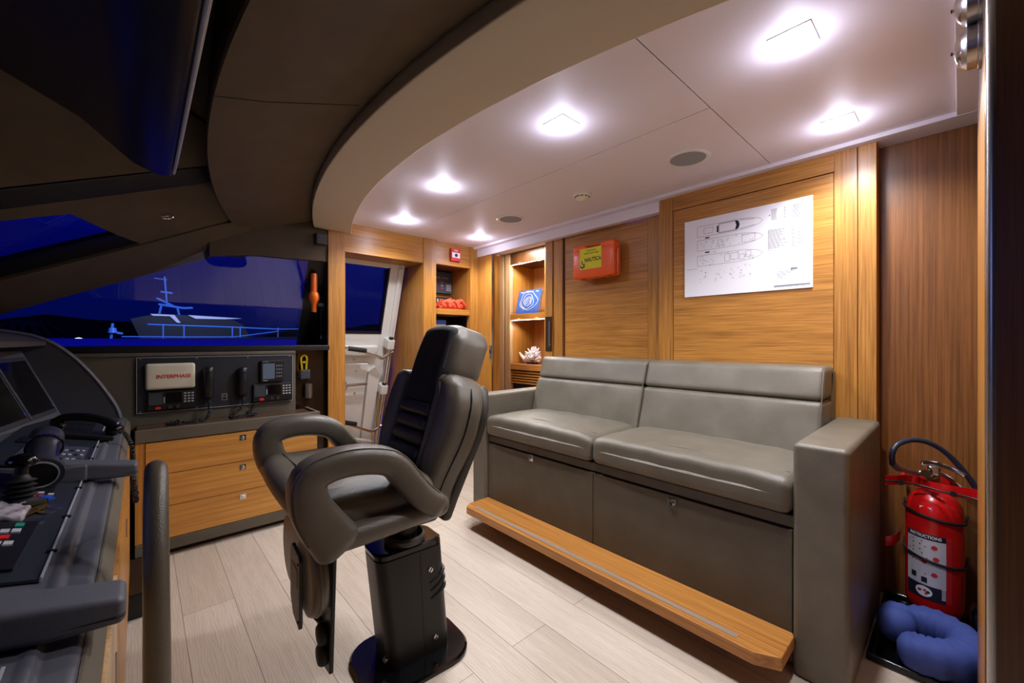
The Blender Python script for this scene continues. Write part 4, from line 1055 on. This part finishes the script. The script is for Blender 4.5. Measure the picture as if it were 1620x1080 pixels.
# bracket and straps
eb = thing('extinguisher_bracket', 'red sheet metal wall bracket behind the red extinguisher', 'bracket', (2.5, .08, .3))
def wing(z0, z1, y0, y1, nm):
    P = smooth_path([(2.36,y1,0),(2.40,y1-.03,0),(2.45,(y0+y1)/2+.07,0),(2.40,(y0+y1)/2+.02,0),(2.385,(y0+y1)/2-.03,0),(2.40,y0+.03,0),(2.37,y0,0)], 5) if nm == 'upper_wing' else smooth_path([(2.36,y1,0),(2.40,y1-.022,0),(2.47,y1-.034,0),(2.555,y1-.036,0)],5)
    lo = [V(p.x, p.y, z0) for p in P]; s = B()
    s.loft([[V(p.x,p.y,z0), V(p.x+.003,p.y,z0), V(p.x+.003,p.y,z1), V(p.x,p.y,z1)] for p in P])
    return s.done(nm, RED, eb, ang=50)
wing(.565, .606, -.085, .218, 'upper_wing')
wing(.305, .345, .10, .217, 'lower_wing')
B().box(2.556, 2.578, .03, .13, .12, .60).done('back_plate', RED, eb, bev=.003)
B().box(2.44, 2.56, .165, .175, .57, .60).done('bracket_arm', RED, eb)
for z in (.462, .285):
    pts = [V(EX-.0915*math.cos(a), EY+.0915*math.sin(a), z+.014*math.sin(a)) for a in [-1.75+3.5*i/24 for i in range(25)]]
    pts = [V(2.552,EY-.095,z-.012)]+pts+[V(2.552,EY+.095,z+.012)]
    B().tube(pts, .004, 6, up=(0,0,1), ry=.006).done('strap', RUB, eb)
B().tube(smooth_path([(2.357,.214,.585),(2.395,.17,.584),(2.38,.09,.584),(2.37,.05,.580),(2.385,-.02,.574),(2.365,-.08,.568)],5), .004, 6).done('strap', RUB, eb)
for (y, z) in ((.17,.585),(.02,.578)): B().cyl((2.385,y,z),(2.365,y,z),.010,seg=10).done('strap_clip', BLK, eb)
bc2 = thing('black_canister', 'glossy black cylinder standing on the tray right of the red extinguisher', 'canister', (2.33,-.085,.01))
B().lathe([(0,0),(.046,0),(.048,.01),(.048,.15),(.04,.175),(.022,.185),(.022,.20),(.018,.205),(0,.206)], (2.335,-.070,.012), (0,0,1), 24).done('canister_body', BLKG, bc2, ang=40)
# tray and cushion
ty = thing('floor_tray', 'shallow black tray on the floor in the corner recess', 'tray', (2.27,.03,0))
B().box(2.0, 2.575, -.20, .237, .0005, .010).done('tray_bottom', BLKG, ty)
B().box(1.995, 2.01, -.20, .238, .0005, .026).box(2.565, 2.579, -.20, .238, .0005, .026).box(2.01, 2.565, .228, .238, .0005, .026).box(2.01, 2.565, -.20, -.19, .0005, .026).done('tray_rim', BLKG, ty, bev=.004)
cp = smooth_path([(2.155,.168,.085),(2.215,.165,.082),(2.255,.115,.08),(2.262,.05,.08),(2.225,-.005,.078),(2.155,-.02,.076),(2.09,.008,.075),(2.05,.065,.074),(2.045,.115,.072)], 6)
n = len(cp)
rr = [.050+.012*math.sin(i*.9)+(.010 if i < 8 else 0) for i in range(n)]
cus = B().tube(cp, [.056+.003*math.sin(i*1.7)-(.012*math.exp(-((i-10)/2.2)**2)) for i in range(n)], 18, up=(0,0,1), ry=[.060+.004*math.sin(i*2.3)-(.010*math.exp(-((i-10)/2.2)**2)) for i in range(n)], e=2.6).done('neck_cushion', BLUEC, ang=80)
tag(cus, 'blue U-shaped cloth cushion lying on the black tray under the extinguisher', 'cushion')
# two ship instruments on the side wall, seen from the side
clk = thing('ship_clock', 'lower polished steel clock on the right-hand wall end', 'clock', (1.60,-.0365,1.945), 'steel instruments on the wall end')
B().lathe([(.052,0),(.052,.026),(.047,.030),(.043,.036),(.0,.037)], (0,0,0), (0,1,0), 36).done('case', STEEL, clk, local=True, ang=40)
B().lathe([(.042,.036),(.032,.044),(.010,.050),(0,.0505)], (0,0,0), (0,1,0), 30).done('domed_glass', CHROME, clk, local=True)
B().lathe([(0,0),(.005,.001),(.004,.004),(0,.004)], (0,.0505,0), (0,1,0), 10).done('centre_pin', BLK, clk, local=True)
B().lathe([(.058,0),(.058,.006),(.054,.008)], (0,0,0), (0,1,0), 36).done('flange', STEEL, clk, local=True)
o = dup(clk, (1.575,-.0365,2.045), 'upper polished steel clock partly cut off at the top edge, right')

# ================================================================== helm console, left
hc = thing('helm_console', 'dark grey helm console with a teak base along the left edge', 'console', (-.3, 1.5, 0))
Y0, Y1 = -.6, 3.19
B().box(-.95, -.042, Y0, Y1, .07, .712).done('base_cabinet', WZ, hc)
B().box(-.90, -.075, Y0, Y1, 0, .07).done('toe_kick', BLK, hc)
for a, b_ in ((.35, 1.22), (1.225, 2.05), (2.055, 2.6)):
    f = B().box(-.045, -.037, a, b_, .09, .68).done('cabinet_door', WPL if b_ < 1.5 else WZ, hc, bev=.001)
    B().box(-.0372, -.034, b_-.10, b_-.085, .50, .56).done('door_pull', STEEL, f)
lip = [(-.060,.700),(-.060,.738),(-.064,.7475),(-.072,.7515),(-.094,.7535),(-.099,.7565),(-.103,.7645),(-.109,.767),(-.116,.7660),(-.121,.7645),(-.40,.832),(-.95,.90),(-.95,.70)]
B().prism(lip, 1, Y0, 3.195).done('padded_rim', GREYC, hc, bev=.002)
B().prism([(-.061,.700),(-.061,.742),(-.056,.741),(-.041,.712),(-.041,.700)], 1, Y0, 3.195).done('leather_strip', LPANEL, hc, bev=.001)
PZ = lambda x: .7365-.24*x            # sloping instrument deck
PN = V(.233, 0, .972)
def deck(s, x0, x1, y0, y1, h0, h1):
    s.solid([V(x0,y0,PZ(x0))+PN*h0, V(x1,y0,PZ(x1))+PN*h0, V(x1,y1,PZ(x1))+PN*h0, V(x0,y1,PZ(x0))+PN*h0], PN*(h1-h0)); return s
for (y0_, y1_) in ((.10,.80),(1.06,1.80),(1.90,2.98)):
    p = deck(B(), -.36, -.129, y0_, y1_, .001, .007).done('instrument_plate', BLKP, hc, bev=.001)
    deck(B(), -.130, -.126, y0_, y1_, .001, .010).done('plate_edge', EDGE, p, bev=.001)
    for y in (y0_+.12, y0_+.33, y0_+.58): deck(B(), -.135, -.121, y-.004, y+.004, .007, .012).done('edge_clip', BLKM, p, bev=.001)
# transverse palm rests
for (yc, w, x1) in ((.868, .036, -.016), (1.755, .034, -.006)):
    def pf(p, yc=yc):
        return (p.x, p.y+.10*(p.x+.0)*(-.35), p.z+(-.20*(p.x+.02) if p.x < -.02 else 0)-(.012*max(0, (p.x+.09)/.08) if p.z < .77 else 0)*-1)
    B().rbox(-.42 if yc < 1 else -.24, x1, yc-w, yc+w, .752, .802, .010, pf, n=6).done('palm_rest', GREYC, hc)
# monitor bank and cowl
up = V(-.12, 0, .30); rt = V(.096, .6, 0)      # from near to far along the bank
o0 = V(-.386, 2.40, .82)-rt*.9
def bank(s, a0, a1, b0, b1, t0, t1):
    nn = rt.cross(up).normalized()
    if nn.x < 0: nn = -nn
    P = lambda a, b_: o0+rt*(a*1.9)+up*b_+nn*t0
    s.solid([P(a0,b0), P(a1,b0), P(a1,b1), P(a0,b1)], nn*(t1-t0)); return s
bank(B(), 0, 1, -.14, 1.06, -.05, 0).done('monitor_bank', GREYC, hc, bev=.006)
for a0, a1 in ((.10, .44), (.475, .705), (.722, .965)):
    m_ = bank(B(), a0, a1, .06, .95, .0, .006).done('monitor_bezel', plain('bezel_grey', (58,58,66), .4), hc, bev=.003)
    bank(B(), a0+.012, a1-.012, .12, .89, .006, .0075).done('monitor_screen', SCREEN, m_)
    bank(B(), a1-.020, a1-.012, .15, .19, .0075, .010).done('monitor_knob', BLUET, m_)
B().tube([o0+rt*(1.9*a)+up*-.12+V(.012,0,0) for a in (0,.3,.6,.9,1.0)], .012, 8).done('bank_lip', GREYC, hc)
cheek = smooth_path([(-.082,0,.765),(-.10,0,.83),(-.145,0,.925),(-.20,0,1.02),(-.27,0,1.115),(-.35,0,1.185),(-.45,0,1.222),(-.60,0,1.24),(-.95,0,1.25)], 4)
B().prism([(p.x, p.z) for p in cheek]+[(-.95,.80),(-.20,.76)], 1, 3.09, 3.14).done('cowl_cheek', plain('cowl_dark', (62,62,68), .6, bump=.1, bscale=500), hc)
B().tube([V(p.x, 3.098, p.z) for p in cheek], .010, 8, up=(0,1,0), ry=.016).done('cowl_trim', plain('cowl_trim_grey', (96,94,102), .5), hc)
s = B(); top = cheek[20:]
s.loft([[V(p.x, 1.3, p.z-.006), V(p.x, 3.10, p.z-.006), V(p.x, 3.10, p.z-.026), V(p.x, 1.3, p.z-.026)] for p in top]); s.done('cowl_top', plain('cowl_brown', (74,68,62), .6), hc)
# switch fields as parts of the console
sw = deck(B(), -.30, -.17, 1.50, 1.66, .007, .012).done('switch_plate', BLK, hc, bev=.001)
for (x, y, m) in ((-.200,1.545,BTNR),(-.186,1.545,BTNR),(-.206,1.525,BTNB),(-.192,1.525,BTNB),(-.20,1.575,BTN),(-.19,1.575,BTN),(-.172,1.56,BTN)):
    deck(B(), x-.005, x+.005, y-.006, y+.006, .012, .015).done('indicator', m, sw)
bx = deck(B(), -.27, -.165, 1.10, 1.355, .007, .013).done('keypad_plate', BLK, hc, bev=.001)
for (x, y, m) in ((-.19,1.325,BTNG),(-.205,1.29,BTN),(-.19,1.29,BTN),(-.20,1.255,BTNR),(-.205,1.22,BTN),(-.19,1.22,BTN),(-.20,1.16,BTN)):
    deck(B(), x-.006, x+.006, y-.010, y+.010, .013, .016).done('key', m, bx)
sp = deck(B(), -.30, -.145, 1.93, 2.20, .007, .013).done('switch_plate', plain('plate_grey', (66,70,80), .45), hc, bev=.001)
for i in range(4):
    for j in range(3): deck(B(), -.20+.014*i, -.192+.014*i, 1.97+.07*j, 1.985+.07*j, .013, .016).done('toggle', BTN if (i+j) % 3 else BLK, sp)
s2 = deck(B(), -.33, -.23, 2.25, 2.36, .007, .012).done('switch_plate', BLK, hc, bev=.001)
deck(B(), -.295, -.285, 2.26, 2.33, .012, .014).done('red_marker', BTNR, s2)
for (x,y) in ((-.26,2.29),(-.25,2.33)): deck(B(), x-.005, x+.005, y-.006, y+.006, .012, .015).done('indicator', BTNB, s2)
for y in (2.5, 2.62, 2.75, 2.86): 
    deck(B(), -.30, -.16, y, y+.10, .007, .010).done('breaker_plate', BLK, hc)
# joystick
jx, jy = -.212, 1.49; jz = PZ(jx)+.008
jt = thing('joystick', 'black joystick with rubber bellows and mushroom knob on the console', 'joystick', (jx, jy, jz))
pf_ = [(0,0),(.044,0),(.044,.006),(.033,.010)]
for i in range(5): pf_ += [(.031-.001*i,.012+.011*i),(.020-.001*i,.0175+.011*i)]
B().lathe(pf_+[(.012,.07),(0,.071)], (jx,jy,jz), (.05,.1,1), 22).done('bellows', RUB, jt, ang=60)
B().tube([tuple(V(jx,jy,jz)+V(.05,.1,1).normalized()*h_) for h_ in (.06,.10)], .011, 10).done('shaft', BLKM, jt)
B().lathe([(0,.088),(.018,.090),(.028,.098),(.028,.105),(.020,.114),(.007,.119),(0,.1195)], (jx,jy,jz), (.05,.1,1), 22).done('knob', BLKG, jt, ang=50)
# torch
tr = thing('black_torch', 'black and chrome torch with an open lens propped on the console', 'torch', (-.17, 1.75, .79))
p0, p1 = V(-.196,1.625,.830), V(-.212,1.88,.892); dd = (p1-p0).normalized(); Ln = (p1-p0).length
B().lathe([(.036,.002),(.046,.0),(.047,.018),(.036,.045),(.030,.065),(.030,Ln-.10),(.038,Ln-.085),(.038,Ln-.015),(.028,Ln),(0,Ln+.002)], p0, dd, 28).done('torch_body', GUN, tr, ang=40)
B().lathe([(.0335,-.003),(.0365,-.003),(.0365,.002),(.0335,.002)], p0, dd, 28).done('lens_ring', EDGE, tr)
B().lathe([(.0355,.001),(.012,.030),(0,.031)], p0, dd, 24).done('reflector', BLKM, tr)
B().lathe([(.0395,Ln-.09),(.0395,Ln-.078),(.0385,Ln-.076)], p0, dd, 24).done('chrome_band', CHROME, tr)
u_ = V(.9,0,.43)
B().cyl(p0+dd*.07+u_*.031, p0+dd*(Ln-.1)+u_*.031, .004).done('side_rail', CHROME, tr)
B().rbox(-.225,-.115,1.715,1.79,PZ(-.13)+.006,PZ(-.13)+.052,.006).done('stand_block', GREYC, tr)
# telephone handset on the console
th = thing('console_handset', 'black telephone handset in a cradle on the far end of the console', 'handset', (-.16, 2.45, .79))
deck(B(), -.26, -.085, 2.37, 2.49, .008, .030).done('cradle', BLK, th, bev=.006)
deck(B(), -.25, -.235, 2.34, 2.55, .03, .045).done('cradle_rim', CHROME, th, bev=.003)
B().tube(smooth_path([(-.255,2.50,.845),(-.235,2.485,.865),(-.18,2.46,.868),(-.12,2.43,.852),(-.078,2.41,.824)],5), [.020]*3+[.016]*14+[.019]*4, 14, e=2.4).done('grip', plain('phone_black',(20,20,23),.28), th, ang=60)
B().lathe([(0,0),(.022,.004),(.030,.018),(.028,.034),(.016,.044),(0,.046)], (-.082,2.408,.785), (.05,-.1,1), 20).done('ear_cup', BLKG, th, ang=50)
B().lathe([(0,0),(.022,.0),(.028,.012),(.024,.03),(0,.032)], (-.25,2.50,.815), (.0,0,1), 20).done('ear_cup', BLKG, th, ang=50)
P = smooth_path([(-.075,2.42,.805),(-.050,2.40,.790),(-.030,2.34,.752),(-.022,2.29,.705),(-.020,2.25,.63),(-.018,2.20,.575),(-.014,2.165,.560),(-.012,2.14,.575),(-.014,2.13,.62),(-.020,2.15,.66),(-.045,2.2,.70)], 10)
pts = []; ph = 0
for i in range(len(P)-1):
    sg_ = P[i+1]-P[i]; nseg = max(2, int(sg_.length/.0018)); t = sg_.normalized(); u = t.orthogonal().normalized(); w = t.cross(u)
    for k in range(nseg):
        ph += sg_.length/nseg/.0082*2*PI; pts.append(P[i]+sg_*(k/nseg)+u*(.0075*math.cos(ph))+w*(.0075*math.sin(ph)))
B().tube(pts, .0024, 5).done('coiled_cord', RUB, th, ang=80)
# small things lying on the console
bg = thing('plastic_bag', 'small crinkled clear plastic bag lying on the console by the keypad', 'bag', (-.225,1.40,.795))
def cr(p): 
    d_ = .004*math.sin(p.x*190+p.y*70)*math.cos(p.y*150)
    return (p.x, p.y, p.z+d_-.24*(p.x+.225))
B().rbox(-.262,-.188,1.365,1.475,.798,.812,.006,cr,n=16).done('bag_film', plain('bag_film',(168,158,164),.25,noise=.25,nscale=45), bg)
ky = thing('key_bunch', 'bunch of keys with brass tags and a blue tag lying on the console', 'keys', (-.17,1.42,.785))
for (x, y, r_) in ((-.158,1.465,.017),(-.165,1.43,.014),(-.178,1.36,.020)):
    b_ = B().lathe([(0,.0078),(r_,.0078),(r_,.011),(0,.011)], (x,y,PZ(x)), PN, 20).done('steel_disc', STEEL, ky)
for (x, y, a) in ((-.182,1.45,.4),(-.19,1.415,-.5),(-.178,1.48,.1)):
    B().box(-.012,.012,-.02,.02,.011,.014).box(-.004,.004,.02,.05,.011,.013).xf(Matrix.Translation((x,y,PZ(x)))@Matrix.Rotation(a,4,'Z')).done('brass_key', BRASS, ky)
B().box(-.006,.006,-.022,.022,.013,.018).xf(Matrix.Translation((-.172,1.525,PZ(-.172)))@Matrix.Rotation(.5,4,'Z')).done('blue_tag', BLUET, ky)
# grab rail beside the console
gr = B().tube(smooth_path([(.025,1.0,.0),(.025,1.005,.3),(.024,1.025,.55),(.023,1.06,.74),(.024,1.12,.855),(.026,1.205,.893),(.026,1.29,.855),(.025,1.345,.74),(.024,1.37,.5),(.024,1.375,.0)], 7), .0205, 16, roundcap=False).done('grab_rail', LRAIL)
tag(gr, 'upright grab rail wrapped in brown leather standing before the console', 'rail')
fb = thing('floor_box', 'flat black box on the floor between console and drawer cabinet', 'box', (0,2.55,0))
B().box(-.07,.032,2.36,2.74,.0005,.10).done('box_body', BLK, fb, bev=.004)
B().box(-.071,.033,2.359,2.741,.10,.108).done('box_lid', BLKM, fb, bev=.002)

# ================================================================== harbour outside the side window
struct(B().box(-60, 60, 4.6, 120, -2.2, -2.0).done('water', WATER, origin=(0,20,-2)), 'dark harbour water', 'water')
s = B(); rnd = random.Random(2); P = []
for i in range(60):
    x = -60+2.2*i; P.append((x, 1.2+1.3*abs(math.sin(i*.31))+rnd.uniform(0,.7)))
s.prism([(-62,-2)]+P+[(70,-2)], 1, 44, 47)
struct(s.done('hill_ridge', SHORE), 'dark wooded shore across the harbour', 'hill')
struct(B().box(-4, 3, 4.7, 4.9, -2, 1.205).done('blue_glow_wall', plain('blue_glow_colour', (24, 26, 190), .5)), 'wall added outside, coloured for the blue glow above the sill', 'wall')  # added wall; its deep blue stands in for the glow above the sill
ya = thing('moored_yacht', 'blue lit yacht with railings moored beyond the side window', 'yacht', (1.0, 14.5, -2))
def hullring(x):
    t = (x+1.6)/6.2; w = 1.3*(1-max(0,(t-.5)/.5)**2)+.02
    return [(x,14.6-w,-1.95),(x,14.6-w*1.15,1.22+.10*t),(x,14.6,1.24+.10*t),(x,14.6+w*1.15,1.22+.10*t),(x,14.6+w,-1.95)]
B().loft([hullring(-1.6+.31*i) for i in range(21)]).done('hull', HULL, ya)
rl = B()
rl.tube([(.14,14,1.617),(1.9,14.05,1.59),(3.2,14.45,1.567),(4.3,14.6,1.60)], .018, 6)
for (x, y) in ((.437,14),(.862,14),(1.948,14.05),(2.146,14.1),(3.2,14.45)): rl.tube([(x,y,1.26),(x,y,1.6)], .016, 6)
rl.tube([(-.338,14,1.30),(.86,14,1.30),(2.0,14.05,1.31),(3.2,14.4,1.50)], .014, 6)
rl.done('railing', SUPER, ya)
s = B(); s.solid([(.0,15.2,1.24),(2.6,15.2,1.24),(2.4,15.2,1.70),(2.0,15.2,1.92),(.35,15.2,1.96),(-.2,15.2,1.80)], (0,1.0,0)); s.done('cabin', HULL, ya)
s = B(); s.solid([(.20,15.16,1.95),(.72,15.16,1.94),(.86,15.16,1.72),(.78,15.16,1.72),(.62,15.16,1.90),(.26,15.16,1.90)], (0,.05,0)); s.solid([(1.02,15.16,1.95),(2.35,15.16,1.90),(1.9,15.16,1.86),(1.2,15.16,1.85)], (0,.05,0)); s.done('cabin_stripe', plain('lit_white_stripe',(236,236,240),.4), ya)
s = B(); s.tube([(.40,15.6,1.96),(.45,15.6,2.25)], .03, 6).tube([(.85,15.6,1.96),(.80,15.6,2.2)], .03, 6).tube([(.40,15.6,2.25),(.95,15.6,2.17),(1.15,15.6,2.19)], .035, 6).tube([(.58,15.6,2.2),(.55,15.6,2.6),(.52,15.6,3.05)], .022, 6).tube([(.45,15.6,2.62),(.68,15.6,2.60)], .03, 6).tube([(.30,15.6,3.0),(.56,15.6,2.98)], .016, 6).tube([(.36,15.6,2.42),(.72,15.6,2.22)], .03, 6); s.done('mast', SUPER, ya)
s = B(); s.tube([(-.55,14.4,1.25),(-.52,14.4,1.62)],.03,6).lathe([(0,0),(.09,.0),(.07,.12),(0,.14)],(-.52,14.4,1.40)).tube([(-.55,14.4,1.42),(-.35,14.4,1.38)],.03,6); s.done('windlass', SUPER, ya)
l = bpy.data.lights.new('deck_light', 'AREA'); l.energy = 330; l.size = 2; l.color = (.62, .74, 1)
lo = bpy.data.objects.new('deck_light', l); COL.objects.link(lo); lo.location = (1.2, 10.5, 4.5); lo.rotation_euler = (math.radians(52), 0, 0)
l = bpy.data.lights.new('blue_glow_fill', 'AREA'); l.energy = 7; l.shape = 'RECTANGLE'; l.size = 3.5; l.size_y = .1; l.color = (.2, .25, 1)  # added area light that brightens the blue wall outside
lo = bpy.data.objects.new('blue_glow_fill', l); COL.objects.link(lo); lo.location = (-.2, 4.12, .7); lo.rotation_euler = (math.radians(112), 0, 0)
pt = thing('palm_tree', 'dark palm tree on the shore at the left of the side window', 'tree', (-4.6, 34, -2))
s = B(); s.tube([(-4.6,34,-2),(-4.5,34,0),(-4.55,34,2.2)], [.2,.16,.13], 8); s.done('trunk', SHORE, pt)
s = B(); rnd = random.Random(4)
for i in range(16):
    a = 2*PI*i/16; L = rnd.uniform(1.3,1.8)
    s.tube([V(-4.55,34,2.2)+V(math.cos(a)*L*t, math.sin(a)*L*t, .7*t-1.5*t*t) for t in (0,.3,.6,.85,1)], [.05,.16,.15,.09,.02], 6, up=(0,0,1), ry=.02)
s.done('fronds', SHORE, pt)
hl = thing('harbour_lamp', 'small white harbour light low in the side window', 'lamp', (-2.0, 26, .2))
B().tube([(-2.0,26,-2),(-2.0,26,1.1)], .05, 6).done('post', SHORE, hl)
B().lathe([(0,0),(.12,.02),(.12,.22),(0,.25)], (-2.0,26,1.1)).done('lamp_head', emit('harbour_lamp', (255,240,225), 5), hl)

# ================================================================== light, sky, camera
w = bpy.data.worlds.new('dusk'); SC.world = w; w.use_nodes = True
nt = w.node_tree; bgn = nt.nodes['Background']
tc = nt.nodes.new('ShaderNodeTexCoord'); sx = nt.nodes.new('ShaderNodeSeparateXYZ'); rp_ = nt.nodes.new('ShaderNodeValToRGB')
nt.links.new(tc.outputs['Generated'], sx.inputs[0]); nt.links.new(sx.outputs['Z'], rp_.inputs['Fac'])
rp_.color_ramp.elements[0].position = 0; rp_.color_ramp.elements[0].color = (.0008, .003, .06, 1)
rp_.color_ramp.elements[1].position = .6; rp_.color_ramp.elements[1].color = (.0008, .005, .22, 1)
nt.links.new(rp_.outputs['Color'], bgn.inputs['Color']); bgn.inputs['Strength'].default_value = 1.0

l = bpy.data.lights.new('dusk_sky_light', 'AREA'); l.shape = 'RECTANGLE'; l.energy = 26; l.size = 4.0; l.size_y = 1.2; l.color = (.42, .46, 1)
lo = bpy.data.objects.new('dusk_sky_light', l); COL.objects.link(lo); lo.location = (-2.6, 1.0, 2.0); lo.rotation_euler = (0, math.radians(-80), 0)
cam = bpy.data.cameras.new('camera'); cam.sensor_width = 36; cam.lens = 646/1620*36; cam.clip_start = .01; cam.clip_end = 300
co_ = bpy.data.objects.new('camera', cam); COL.objects.link(co_)
co_.location = (0, 0, 1.18)
co_.rotation_euler = (PI/2, 0, math.atan2(.7396, .673)-PI/2)
SC.camera = co_
SC.view_settings.view_transform = 'Standard'; SC.view_settings.look = 'None'; SC.view_settings.gamma = 1
SC.view_settings.exposure = 0
SC.view_settings.use_curve_mapping = False
SC.cycles.use_denoising = True
SC.cycles.max_bounces = 10; SC.cycles.transparent_max_bounces = 12
SC.cycles.sample_clamp_indirect = 6
